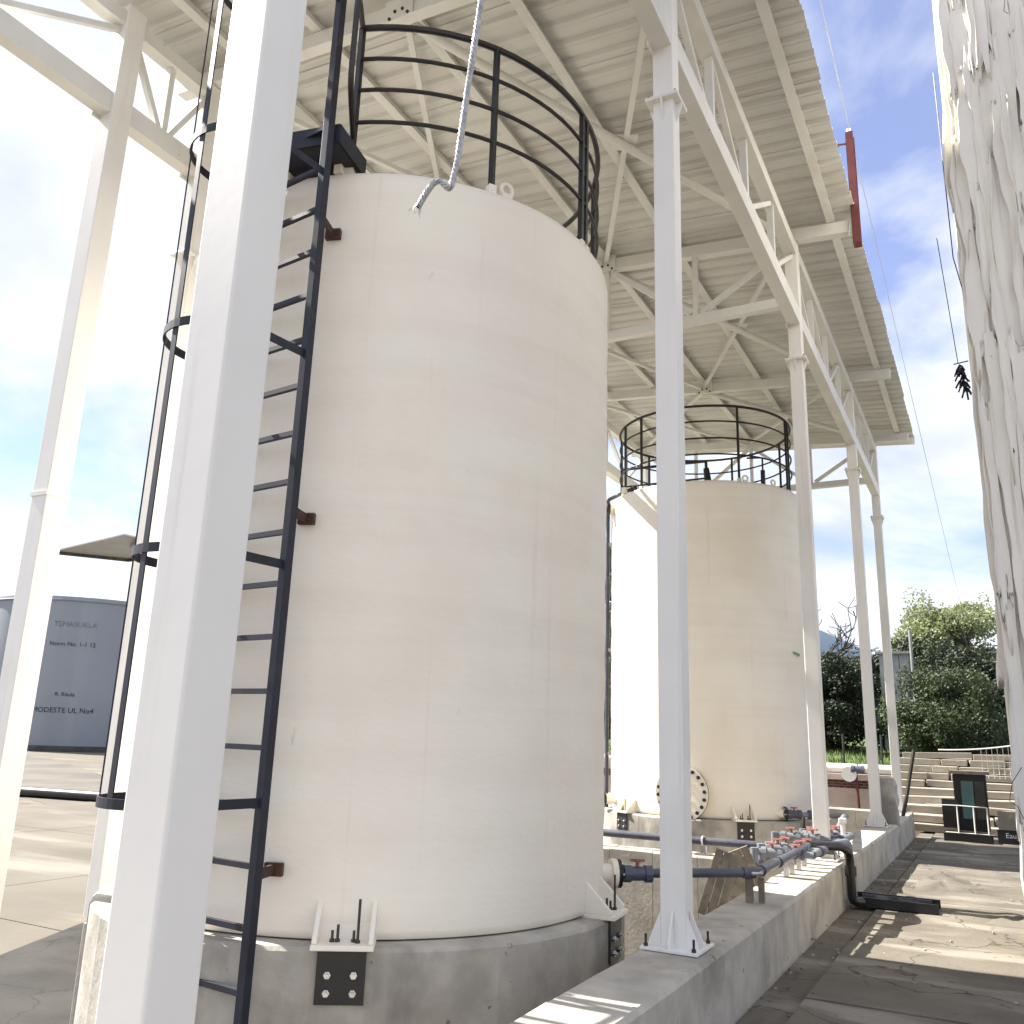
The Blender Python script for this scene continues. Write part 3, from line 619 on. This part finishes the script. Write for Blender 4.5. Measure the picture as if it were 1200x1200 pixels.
# pipe along the cross wall
P2 = thing('cross_pipe', (-3.3, 8.25, -.92), 'long dark grey pipe clamped along the top of the cross wall', 'pipe')
MB().tube([(-5.35, 8.22, -.86), (-2.6, 8.24, -.86), (-1.62, 8.26, -.855), (-1.3, 8.28, -.85)], .034, 12).build('pipe', 'pvc', P2, smooth=True)
for x in (-4.6, -2.42):
    MB().tube([Vector((x, 8.24+.042*cos(t), -.86+.042*sin(t))) for t in [2*pi*i/12 for i in range(12)]], .01, 6, True).build('clamp', 'steel', P2)
    MB().bar((x, 8.24, WZ-.01), (x, 8.24, -.90), .05, .03).build('support_leg', 'steel', P2); MB().box((x, 8.25, WZ-.003), (.14, .12, .012)).build('foot_plate', 'steel', P2)
MB().cyl((-1.92, 8.25, -.857), (-1.80, 8.25, -.857), .042, 12).build('coupling', 'pvc', P2, smooth=True)
# valve manifold on the wall top
MF = thing('valve_manifold', (-1.45, 8.0, WZ), 'cluster of grey pipes with faded red valve handles on the low wall', 'pipework')
for i, (y, z) in enumerate(((7.28, -.80), (7.50, -.79), (7.78, -.80), (8.02, -.74), (8.95, -.80), (9.25, -.80))):
    x0, x1 = -1.72, -1.30
    MB().cyl((x0, y-.02, z), (x1, y+.05, z), .025, 10).build('branch_pipe', 'pvclight', MF, smooth=True)
    ballvalve((x0+.12, y, z), (1, .1, 0), MF, .034); ballvalve((x0+.29, y+.03, z), (1, .1, 0), MF, .032, 'pvclight' if i % 2 else 'pvc', .07)
    MB().cyl((x0-.01, y-.025, z-.12), (x0-.01, y-.025, z+.03), .03, 10).build('elbow', 'pvclight', MF, smooth=True)
    MB().box((-1.5, y, (z-.03+WZ)/2), (.035, .03, z-.03-WZ)).build('support_leg', 'steel', MF)
MB().tube(rounded([(-1.73, 7.2, -.90), (-1.73, 9.35, -.90)], .05), .03, 10).build('header_pipe', 'pvc', MF, smooth=True)
MB().tube(rounded([(-1.31, 7.35, -.80), (-1.31, 8.1, -.80), (-1.31, 9.4, -.82)], .05), .03, 10).build('header_pipe', 'pvclight', MF, smooth=True)
for y in (7.6, 8.3, 8.7): MB().cyl((-1.31, y, -.80), (-1.31, y+.09, -.803), .041, 12).build('coupling', 'pvc', MF, smooth=True)
MB().cyl((-1.33, 9.05, WZ), (-1.33, 9.05, -.66), .022, 10).build('riser', 'whiteplastic', MF, smooth=True)
MB().box((-1.33, 9.05, -.66), (.07, .05, .05)).build('riser_cap', 'whiteplastic', MF, bevel=.008)
# drain pipes over the wall face
DR = thing('drain_pipe', (-1.2, 8.6, RZ), 'black drain pipe dropping over the wall face to the yard', 'pipe')
MB().tube(rounded([(-1.40, 7.70, -.77), (-1.21, 8.1, -.79), (-1.19, 8.35, -.86), (-1.19, 8.38, -1.25), (-1.12, 8.45, -1.26)], .1, 6), .038, 12).build('pipe', 'blackpipe', DR, smooth=True)
MB().cyl((-1.19, 8.375, -1.05), (-1.19, 8.378, -.97), .048, 12).build('coupling', 'blackpipe', DR, smooth=True)
MB().tube(rounded([(-1.31, 8.2, -.80), (-1.215, 8.52, -.79), (-1.215, 8.56, -1.27)], .07, 6), .032, 12).build('pipe', 'pvclight', DR, smooth=True)
TR = thing('drain_trough', (-.9, 8.6, RZ), 'flat black trough lying on the yard at the foot of the drain pipe', 'trough')
MB().box((-.87, 8.62, RZ+.012), (.66, .30, .014)).build('trough_floor', 'blackpipe', TR)
for y in (8.475, 8.765): MB().box((-.87, y, RZ+.042), (.66, .014, .075)).build('trough_side', 'blackpipe', TR, bevel=.002)
MB().cyl((-1.14, 8.60, RZ+.055), (-.60, 8.66, RZ+.05), .035, 12).build('discharge_pipe', 'blackpipe', TR, smooth=True)
# far tank outlet
P3 = thing('outlet_pipe', at2(-39, 1.6, -.9), 'far tank outlet valve train with two red handles and dangling strap', 'pipe')
a3 = at2(-39, 1.52, -.88); d3 = Vector((.86, .5, 0)).normalized()
MB().cyl(at2(-39, 1.44, -.88), a3+d3*.07, .06, 14).build('nozzle', 'tank', t2, smooth=True)
flange(a3+d3*.07, d3, P3, .095)
ballvalve(a3+d3*.2, d3, P3, .05, 'pvc', .1); ballvalve(a3+d3*.48, d3, P3, .05, 'unionblue', .1)
MB().tube(rounded([a3+d3*.12, a3+d3*.9, a3+d3*.9+Vector((.1, -.9, .05)), Vector((-1.45, 9.5, -.80))], .1), .034, 10).build('pipe', 'pvclight', P3, smooth=True)
hc = a3+d3*.33
MB().tube(rounded([hc, hc+Vector((0, 0, -.16)), hc+Vector((.03, 0, -.20)), hc+Vector((0, 0, -.26)), hc+Vector((-.03, 0, -.20)), hc+Vector((0, 0, -.15))], .02), .012, 6).build('strap', 'blackpipe', P3)
# second outlet stub at the far tank's left
n4 = MB().cyl(at2(-140, 1.46, -.83), at2(-140, 1.66, -.83), .07, 14).build('nozzle', 'tank', t2, smooth=True); MB().cyl(at2(-140, 1.66, -.83), at2(-140, 1.70, -.83), .1, 16).build('flange', 'blackpipe', n4, smooth=True)
# boards leaning behind the pipe bend
for (x, y, rx, ry, lab) in ((-1.80, 6.60, -.28, .32, 'brown slatted board leaning on the wall behind the pipe bend'), (-1.73, 6.95, .15, -.40, 'brown board tilted the other way beside the valve cluster')):
    Rm = Matrix.Rotation(.25, 3, 'Z') @ Matrix.Rotation(ry, 3, 'Y') @ Matrix.Rotation(rx, 3, 'X')
    b = thing('leaning_board', (x, y, -1.15), lab, 'board')
    for k in range(4): MB().box(Vector((x, y, -.98))+Rm @ Vector((-.09+.06*k, 0, 0)), (.055, .02, .46), Rm).build('plank', 'wood', b)
    for z in (-.15, .15): MB().box(Vector((x, y, -.98))+Rm @ Vector((0, .02, z)), (.24, .02, .03), Rm).build('batten', 'wood', b)

# ------------------------------------------------------------------ hanging wire rope
RP = thing('wire_rope', (-1.3, 1.9, 1.5), 'frayed twisted wire rope hanging in front of the near tank rim', 'rope')
path = rounded([(-1.40, 1.95, 5.12), (-1.20, 1.9, 2.55), (-1.21, 1.9, 2.22), (-1.24, 1.9, 1.93), (-1.265, 1.9, 1.66), (-1.282, 1.895, 1.563), (-1.318, 1.89, 1.606), (-1.337, 1.885, 1.60), (-1.362, 1.88, 1.562), (-1.378, 1.875, 1.527)], .02, 4)
pts = []
for a, b in zip(path[:-1], path[1:]):
    n = max(1, int((b-a).length/.004)); pts += [a.lerp(b, i/n) for i in range(n)]
pts.append(path[-1])
pa = None; fr = []
for i, p in enumerate(pts):
    d = (pts[min(i+1, len(pts)-1)]-pts[max(i-1, 0)]).normalized()
    if pa is None: pa = d.cross(Vector((0, 1, 0))).normalized()
    pa = (pa-d*pa.dot(d)).normalized(); fr.append((pa.copy(), pa.cross(d)))
ln = 0
ph = []
for i, p in enumerate(pts):
    if i: ln += (p-pts[i-1]).length
    ph.append(ln*2*pi/.075)
for k in range(5):
    MB().tube([p+fr[i][0]*(.0064*cos(ph[i]+k*pi*.4))+fr[i][1]*(.0064*sin(ph[i]+k*pi*.4)) for i, p in enumerate(pts)], .0036, 7).build('strand', 'rope', RP, smooth=True)
MB().tube(pts[::8]+[pts[-1]], .0042, 6).build('strand', 'rope', RP, smooth=True)
MB().cyl(pts[-1], pts[-1]+(pts[-1]-pts[-4])*.4, .0085, 10).build('cut_end', 'bolt', RP)

ed_ = (pts[-1]-pts[-5]).normalized()
for k in range(14):
    a = k*2.4; q = fr[-1][0]*cos(a)+fr[-1][1]*sin(a); L_ = random.uniform(.008, .03)
    MB().tube([pts[-1]+q*.008-ed_*.01, pts[-1]+q*.010+ed_*L_*.6, pts[-1]+q*(.011+L_*.35)+ed_*L_], .0011, 4).build('wire_end', 'rope', RP)
# ------------------------------------------------------------------ wrapped stack at the right
TP = thing('wrapped_tower', (1.2, 7.6, RZ), 'tall block wrapped in torn dirty white plastic sheeting at right edge', 'tower')
MB().box((1.4, 7.9, 3.1), (2.6, 2.3, 8.8)).build('core', 'tarp', TP)
rs = random.Random(5)
def sheet(x0, x1, z0, z1, yb, seed, lean=0., amp=.05, taper=0., ea=.012):
    r = random.Random(seed); nx, nz = 22, 46
    ph = [r.uniform(0, 6.28) for _ in range(8)]; fr_ = [r.uniform(5, 22) for _ in range(4)]
    b = MB(); vs = []
    for j in range(nz+1):
        tz = j/nz; z = z0+(z1-z0)*tz
        for i in range(nx+1):
            t = i/nx
            e0 = ea*(1.6 if z > 2.5 else 1)*(sin(z*2.3+ph[0])+.7*sin(z*6.1+ph[1])+.3*sin(z*17+ph[4])); e1 = ea*(1.2*sin(z*1.9+ph[2])+.8*sin(z*5.3+ph[3]))
            xa, xb = x0+e0+lean*(1-tz)+taper*tz*.3, x1+e1+lean*(1-tz)
            x = xa+(xb-xa)*t
            y = yb+.04*(x-.08)+amp*.35*sin(fr_[0]*x+ph[4]+.5*z)+amp*.3*sin(fr_[1]*x*1.5+ph[5]+.9*z)+amp*.25*sin(9*x+z*2.2+ph[6])-amp*.6*(abs(2*t-1)**3)+.004*sin(31*x+2.1*z+ph[2])+.0025*sin(57*x-1.2*z+ph[3]+2*sin(z*1.1))
            if j == 0: z_ = z+.12*sin(t*9+ph[7])+.08*sin(t*23+ph[0])
            elif j == nz: z_ = z+.1*sin(t*7+ph[1])+.05*sin(t*19)
            else: z_ = z
            vs.append((x, y, z_))
    fs = [(j*(nx+1)+i, j*(nx+1)+i+1, (j+1)*(nx+1)+i+1, (j+1)*(nx+1)+i) for j in range(nz) for i in range(nx)]
    o = b.add(vs, fs).build('plastic_sheet', 'tarp', TP, smooth=True, ang=180)
    s = o.modifiers.new('thick', 'SOLIDIFY'); s.thickness = .006
sd = 0
for layer, (yb, w, amp) in enumerate(((6.66, .42, .04), (6.63, .30, .035), (6.60, .20, .035), (6.575, .14, .03), (6.555, .09, .025))):
    x = .075+.004*layer
    while x < 1.9:
        ww = w*rs.uniform(.6, 1.3); z = -1.3 if layer < 1 else rs.uniform(-1.3, .8)
        while z < 7.2:
            h = rs.uniform(1.2, 3.4) if layer else 9
            if layer == 0 or rs.random() < .85: sheet(x+(0 if x > .1 else rs.uniform(0, .02)*(layer > 0)), x+ww, z, min(z+h, 7.4), yb, 100+sd, rs.uniform(-.04, .05)*(layer > 0), amp, 0)
            sd += 1; z += h+rs.uniform(-.2, .4)
        x += ww*rs.uniform(.75, 1.05)
# torn rims and cords on the sheets
for i in range(13):
    x = rs.uniform(.1, .7); z = rs.uniform(-.8, 6.8); y = 6.515
    n = rs.randint(2, 5); p = [Vector((x, y, z))]
    for k in range(n): p.append(p[-1]+Vector((rs.uniform(-.035, .045), rs.uniform(-.01, .01), -rs.uniform(.02, .12))))
    MB().tube(p, rs.uniform(.002, .004), 4).build('cord', 'rust', TP)
tag(MB().tube(sag((.035, 6.9, 5.4), (.04, 6.9, 3.7), 0, 6)+[Vector((.09, 6.8, 3.3))], .004, 4).build('loose_cord', 'bolt'), 'thin dark cord hanging loose along the wrapped block edge', 'cord')
TF = thing('frayed_tuft', (0, 7, 2.7), 'dark frayed tuft of strips dangling from a thin wire beside the wrapped block', 'tuft')
MB().tube(sag((-.06, 7, 3.95), (0, 7, 2.86), 0, 5), .003, 4).build('wire', 'bolt', TF)
MB().tube([(-.03, 7, 2.86), (.07, 7, 2.87)], .005, 5).build('tie', 'bolt', TF)
for k in range(34):
    a = k*2.4; p = Vector((.005+.001*k, 7, 2.85-.0065*k)); e = p+Vector((random.uniform(.03, .06)*cos(a), .045*sin(a), -random.uniform(.03, .08)))
    MB().tube([p, (p+e)/2+Vector((0, 0, .012)), e], .007, 4).build('strip', 'navy', TF)

# ------------------------------------------------------------------ left side
AW = thing('metal_awning', (-7.3, 5.2, 1.5), 'small grey sheet metal awning jutting left behind the ladder cage', 'awning')
MB().prism([(-7.89, 5.21, 1.6), (-6.57, 4.95, 1.6), (-6.5, 5.7, 1.60), (-7.5, 5.74, 1.6)], (0, 0, .012)).build('sheet', 'panelgrey', AW)
MB().bar((-7.89, 5.21, 1.585), (-7.5, 5.74, 1.585), .02, .03).build('edge_strip', 'bolt', AW)
MB().bar((-7.5, 5.74, 1.585), (-6.5, 5.7, 1.585), .02, .03).build('edge_strip', 'bolt', AW)
MB().bar((-6.9, 5.3, 1.58), (-5.72, 4.56, 1.5), .03, .03).build('arm', 'panelgrey', AW)
LP = thing('ground_pipe', (-22, 16, GZ), 'dark pipe lying across the left yard with a flanged end', 'pipe')
MB().cyl((-24, 15.6, GZ+.12), (-19.9, 16.25, GZ+.12), .13, 12).build('pipe', 'blackpipe', LP, smooth=True); MB().cyl((-19.9, 16.25, GZ+.16), (-19.75, 16.28, GZ+.16), .2, 14).build('flange', 'blackpipe', LP)
BT = thing('storage_tank', (-60, 46, GZ), 'wide blue grey tank with lettering in the far left background', 'tank')
BC = (-62.5, 45.5); BR = 7.3
MB().lathe((*BC, GZ), [(BR, 0), (BR, 10.55), (BR-.05, 10.75), (BR*.5, 11.25), (.05, 11.5)], 96).build('shell', 'greytank', BT, smooth=True, ang=30)
MB().tube(arc((*BC, 0), BR+.03, 0, 360, 80, GZ+10.5)[:-1], .08, 6, True).build('rim', 'greytank', BT)
MB().lathe((*BC, GZ), [(BR+.35, 0), (BR+.35, .35), (BR, .36)], 64).build('base_ring', 'asphalt', BT)
aB = math.degrees(atan2(-BC[1], -BC[0]))
def onB(z0):
    def f(v):
        a = radians(aB-9)+v.x/BR; return Vector((BC[0]+(BR+.03)*cos(a), BC[1]+(BR+.03)*sin(a), z0+v.y))
    return f
text('TEMASUKLA', .52, onB(6.75), 'paleink', 'lettering', BT); text('Norm No. 1-1 12', .42, onB(5.35), 'fadedink', 'lettering', BT)
text('R. Ritula', .38, onB(1.85), 'fadedink', 'lettering', BT); text('MODESTE UL No4', .50, onB(.75), 'fadedink', 'lettering', BT)

# ------------------------------------------------------------------ background right
# pink retaining wall with brick band
rw = thing('retaining_wall', (-5, 20.2, GZ), 'pale pink rendered retaining wall with a dark brick band beyond the pit', 'wall')
MB().box((-8, 20.25, (GZ-.82)/2-.0), (13.4, .3, 1.20)).build('wall_face', 'pink', rw)
MB().box((-8, 20.29, -.735), (13.4, .2, .17)).build('band_backing', 'mortar', rw)
bb = MB()
for r in range(3):
    for k in range(120):
        x = -14.6+k*.111+(r % 2)*.055
        if x < -1.4: bb.box((x, 20.185, -.79+.055*r), (.098, .03, .042))
bb.build('bricks', 'brick', rw, kind='stuff')
MB().box((-8, 20.25, -.585), (13.4, .34, .13)).build('coping', 'pink', rw, bevel=.01)
wp = thing('white_pipe', (-6, 20.2, -.45), 'thick white pipe lying along the top of the pink retaining wall', 'pipe')
MB().cyl((-14, 20.2, -.42), (-1.0, 20.2, -.42), .10, 16).build('pipe', 'whiteplastic', wp, smooth=True)
MB().cyl((-2.72, 20.0, -.52), (-2.72, 19.7, -.52), .13, 16, .15).build('branch_socket', 'whiteplastic', wp, smooth=True)
ballvalve((-2.55, 19.75, -.42), (1, 0, 0), wp, .07, 'unionblue', .14)
tag(MB().cyl((-2.58, 19.8, -1.2), (-2.60, 19.8, -.48), .03, 8).build('pipe_stand', 'redpost'), 'thin dark purple post propping the valve on the white pipe', 'post')
# lawn
lw = MB(); vs = []; nx, ny = 26, 16
for j in range(ny+1):
    for i in range(nx+1):
        x = -16+i*.95; y = 20.42+j*2.4
        z = -.56+.022*(y-20.4)+.06*sin(x*.7)*min(1, j/3)+.0008*(y-20.4)**2
        if x > -1.3 and y < 24: z = min(z, -.3)
        vs.append((x, y, z))
lw.add(vs, [(j*(nx+1)+i, j*(nx+1)+i+1, (j+1)*(nx+1)+i+1, (j+1)*(nx+1)+i) for j in range(ny) for i in range(nx)]).build('lawn', 'lawn', kind='structure', smooth=True, ang=180)
gb = MB()
for i in range(9000):
    x, y = random.uniform(-13, -.5), random.uniform(21, 36); z = -.56+.022*(y-20.4)+.06*sin(x*.7)*min(1, (y-20.4)/7.2)+.0008*(y-20.4)**2
    h = random.uniform(.06, .2); a = random.uniform(0, 3.14); w = .02
    gb.add([(x-w*cos(a), y-w*sin(a), z-.02), (x+w*cos(a), y+w*sin(a), z-.02), (x+random.uniform(-.05, .05), y+random.uniform(-.05, .05), z+h)], [(0, 1, 2)])
gb.build('grass', 'grass', kind='stuff')
for x, y, l in ((-3.55, 25, 'thin dark fence post on the lawn left of the fourth right column'), (-2.62, 25, 'thin dark fence post on the lawn between the last two right columns')):
    tag(MB().cyl((x, y, -.5), (x, y, .35), .03, 6).build('fence_post', 'ink'), l, 'post', 'thin dark fence posts on the lawn')
# stepped stone terrace
ter = thing('stone_terrace', (.5, 18, RZ), 'stepped terrace of stacked beige stone slabs behind the right yard', 'terrace')
for k in range(10):
    z = RZ+.128*k; y0 = 16.7+.42*k; x = -1.8+random.uniform(-.05, .05)
    while x < 3.2:
        w = random.uniform(.25, 1.5)
        MB().box((x+w/2, y0+.45+random.uniform(-.12, .12), z+.058), (w-random.uniform(.01, .03), .9, .122+random.uniform(-.012, .004)), Matrix.Rotation(random.uniform(-.03, .03), 3, 'Y') @ Matrix.Rotation(random.uniform(-.06, .06), 3, 'Z')).build('stone', 'stone', ter, bevel=.01)
        x += w
MB().box((1.2, 23, -.75), (5.6, 4.6, 1.2)).build('terrace_fill', 'stone', ter)
for i in range(22):
    MB().box((random.uniform(-.1, 1.4), 19.6+random.uniform(-.2, 1.4), -.55+random.uniform(0, .35)), (random.uniform(.12, .3), .25, random.uniform(.05, .1)), Matrix.Rotation(random.uniform(-.1, .1), 3, 'Y')).build('stone', 'stone', ter)
kb = thing('equipment_booth', (-.45, 16.0, RZ), 'small black booth with teal glass door and white railing', 'booth')
MB().box((-.43, 16.1, -.76), (.46, .4, .84)).build('cabin', 'blackplate', kb, bevel=.01)
MB().box((-.43, 16.1, -.315), (.56, .5, .05)).build('booth_roof', 'wood', kb)
MB().box((-.47, 15.885, -.72), (.17, .02, .56)).build('glass_pane', 'glass', kb); MB().box((-.30, 15.885, -.72), (.14, .02, .56)).build('glass_pane', 'glassdark', kb)
MB().box((-.73, 15.95, -.93), (.22, .3, .42)).build('side_panel', 'glassdark', kb)
MB().box((-.50, 15.7, RZ+.05), (.66, .5, .12)).build('booth_base', 'blackplate', kb)
for x in (-.62, -.40, -.22): MB().cyl((x, 15.46, RZ+.11), (x, 15.46, -.80), .012, 6).build('railing_post', 'whiteplastic', kb)
MB().tube([(-1.05, 15.46, -.80), (-.62, 15.46, -.79), (-.22, 15.46, -.80)], .010, 6).build('railing', 'whiteplastic', kb); MB().tube([(-.80, 15.46, RZ+.12), (-.15, 15.46, RZ+.12)], .010, 6).build('railing', 'whiteplastic', kb)
sg = thing('sign_board', (.05, 15.4, RZ), 'low black board with white lettering at the right yard edge', 'sign')
MB().box((.14, 15.4, -1.19), (.5, .03, .20)).build('board', 'blackplate', sg)
text('Eau on', .10, lambda v: Vector((.13+v.x, 15.38-v.z, -1.17+v.y)), 'whiteink', 'lettering', sg)
tag(MB().box((.28, 15.62, -.97), (.74, .12, .26)).build('stone_block', 'stone'), 'pale stone block behind the low black lettered board', 'block')
tag(MB().tube([(-1.42, 15.0, RZ), (-1.28, 15.1, -.7), (-1.13, 15.2, .02)], .03, 6).build('leaning_stick', 'bark'), 'dark wooden stick leaning against the stone terrace', 'stick')
NF = thing('net_fence', (0, 18, -.1), 'sagging pale rope and netting along the terrace top', 'fence')
rope = [Vector((-.9+1.3*i/16, 17.2, .02+.14*(i/16)**2)) for i in range(17)]
MB().tube(rope, .014, 6).build('top_rope', 'whiteplastic', NF, smooth=True)
for i in range(17):
    p = rope[i]
    if i > 7: MB().cyl(p, (p.x, p.y, -.42), .004, 4).build('net_cord', 'whiteplastic', NF)
for z in (-.05, -.15, -.25, -.35): MB().cyl((-.2, 17.2, z), (.4, 17.2, z), .004, 4).build('net_cord', 'whiteplastic', NF)
# grey shed and pole in the trees
sh = thing('shed', (-3, 36, -.2), 'dim grey panel shed standing among the trees', 'shed')
for k in range(3): MB().box((-3.2+.32*k, 33.2, 1.6), (.30, .08, 3.2)).build('panel', 'panelgrey', sh)
MB().box((-2.88, 33.6, 1.6), (.94, .7, 3.1)).build('shed_body', 'panelgrey', sh); MB().box((-2.88, 33.5, 3.24), (1.1, 1.0, .08)).build('shed_roof', 'panelgrey', sh)
tag(MB().cyl((-2.3, 33, -.3), (-2.3, 33, 4.0), .05, 8).build('pole', 'panelgrey'), 'slim pale pole beside the grey shed', 'pole')
# trees
def leaves(b, c, rx, ry, rzv, n, size, rnd):
    c = Vector(c)
    for _ in range(n):
        while True:
            p = Vector((rnd.uniform(-1, 1), rnd.uniform(-1, 1), rnd.uniform(-1, 1)))
            if .25 < p.length < 1: break
        p = Vector((p.x*rx, p.y*ry, p.z*rzv))+c; d = Vector((rnd.gauss(0, 1), rnd.gauss(0, 1), rnd.gauss(0, 1)-.3)).normalized(); s = d.orthogonal().normalized()*size*.45
        l = d*size*rnd.uniform(.7, 1.5); b.add([p, p+l*.5+s, p+l, p+l*.5-s], [(0, 1, 2, 3)])
def branch(b, p, d, L, r, lev, rnd, tips, up_=.15):
    n = 4; pts = [Vector(p)]; dd = Vector(d)
    for i in range(n):
        dd = (dd+Vector((rnd.gauss(0, .16), rnd.gauss(0, .16), rnd.gauss(0, .1)+up_*.2))).normalized(); pts.append(pts[-1]+dd*L/n)
    b.tube(pts, r, 5, rs=[max(r*(1-.55*i/n), .014) for i in range(n+1)])
    if lev == 0: tips.append(pts[-1]); return
    for k in range(rnd.randint(3, 4)):
        q = pts[rnd.randint(2, n)]; nd = (dd+Vector((rnd.gauss(0, .65), rnd.gauss(0, .65), rnd.gauss(.1, .4)))).normalized()
        branch(b, q, nd, L*rnd.uniform(.55, .75), r*.5, lev-1, rnd, tips, up_)
def tree(x, y, z, H, W_, n, leafmat, label, seed, size=.16, low=.1, clumps=40, group=None, cat='tree', bare=False):
    rnd = random.Random(seed); t = thing('tree' if cat == 'tree' else 'bush', (x, y, z), label, cat, group)
    tb = MB(); tips = []
    branch(tb, (x, y, z-.2), (rnd.uniform(-.08, .08), 0, 1), H*(.55 if bare else .5), H*.025+.03, 4 if bare else 2, rnd, tips, .3)
    tb.build('trunk', 'bark', t)
    if bare: return t
    b = MB()
    for k in range(clumps):
        u = rnd.uniform(low, 1); w = W_*(.55+.45*sin(pi*min(1, u*1.05)**.8))*.5
        a = rnd.uniform(0, 6.28); rr_ = w*sqrt(rnd.random()); s = rnd.uniform(.12, .24)*W_
        leaves(b, (x+rr_*cos(a), y+rr_*sin(a), z+H*u*.93), s, s, s*.75, int(n*2.2)//clumps, size*.66, rnd)
    for k in range(18):
        u = rnd.uniform(max(low, .25), 1.02); w = W_*(.55+.45*sin(pi*min(1, u*1.05)**.8))*.5; a = rnd.uniform(0, 6.28)
        leaves(b, (x+w*1.12*cos(a), y+w*1.12*sin(a), z+H*u*.97), .16*W_*.5, .16*W_*.5, .26*W_*.5, 70, size*.66, rnd)
    b.build('crown', leafmat, t); return t
tree(-5.5, 41, .1, 6.0, 4, 0, 'leafmid', 'bare branched leafless tree rising above the dark bushes', 11, bare=True)
tree(-3.9, 42.5, .1, 5.4, 4, 0, 'leafmid', 'bare spindly tree behind the second far column', 12, bare=True)
tree(-6.9, 34, -.1, 2.7, 3.4, 9000, 'leafmid', 'rounded green bush tree left of the far columns', 21, .13, .05, 36)
tree(-5.2, 33, -.1, 3.3, 3.4, 9000, 'leafdark', 'dark evergreen tree between the two far columns', 22, .13, .03, 40)
tree(-3.6, 37, 0, 3.6, 3.2, 8000, 'leafdark', 'dense dark tree just behind the last column', 23, .14, .02, 36)
tree(-1.2, 40, .1, 6.0, 4.6, 12000, 'leafpale', 'tall pale green leafy tree topping the trees at right', 24, .17, .35, 46)
tree(-2.2, 36, 0, 4.0, 3.2, 9000, 'leafdark', 'dark tree in front of the pale leafy tree', 25, .14, .02, 40)
tree(-.2, 35, 0, 3.9, 3.4, 9000, 'leafdark', 'dark leafy tree next to the wrapped block edge', 26, .14, .02, 40)
tree(1.9, 36, 0, 4.6, 3.6, 8000, 'leafmid', 'green tree partly behind the wrapped block', 27, .14, .05, 36)
tree(-1.4, 31, -.2, 2.6, 3.2, 9000, 'leafmid', 'broad low green bush in front of the dark trees', 28, .12, .02, 40, cat='bush')
tree(-15.6, 38, 0, 9.4, 5, 12000, 'leafdark', 'tall dark tree glimpsed in the gap between the tanks', 29, .17, .05, 50)
tree(-12.4, 36, 0, 7.5, 5, 9000, 'leafmid', 'green tree hidden mostly behind the far tank', 30, .16, .05, 40)
wd = MB(); rw_ = random.Random(99)
for i in range(34):
    x = -75+i*2.1 if i < 26 else 7+(i-26)*4
    y = 62+5*sin(i*2.1) if i < 26 else 46+3*sin(i); h = rw_.uniform(2.2, 3.4)
    leaves(wd, (x, y, h-.5), 3.2, 3, h, 700, .4, rw_)
wd.build('distant_wood', 'leafdark', kind='stuff')
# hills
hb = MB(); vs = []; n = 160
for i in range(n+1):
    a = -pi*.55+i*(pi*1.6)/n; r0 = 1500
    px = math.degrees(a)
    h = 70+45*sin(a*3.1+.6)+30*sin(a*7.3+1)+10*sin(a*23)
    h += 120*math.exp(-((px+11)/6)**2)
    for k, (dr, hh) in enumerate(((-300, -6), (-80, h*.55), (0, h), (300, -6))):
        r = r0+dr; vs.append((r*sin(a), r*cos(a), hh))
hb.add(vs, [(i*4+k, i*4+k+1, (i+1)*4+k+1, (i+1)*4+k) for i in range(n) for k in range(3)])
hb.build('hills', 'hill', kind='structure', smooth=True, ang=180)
for o in bpy.data.objects:
    if '_w' in o: del o['_w']
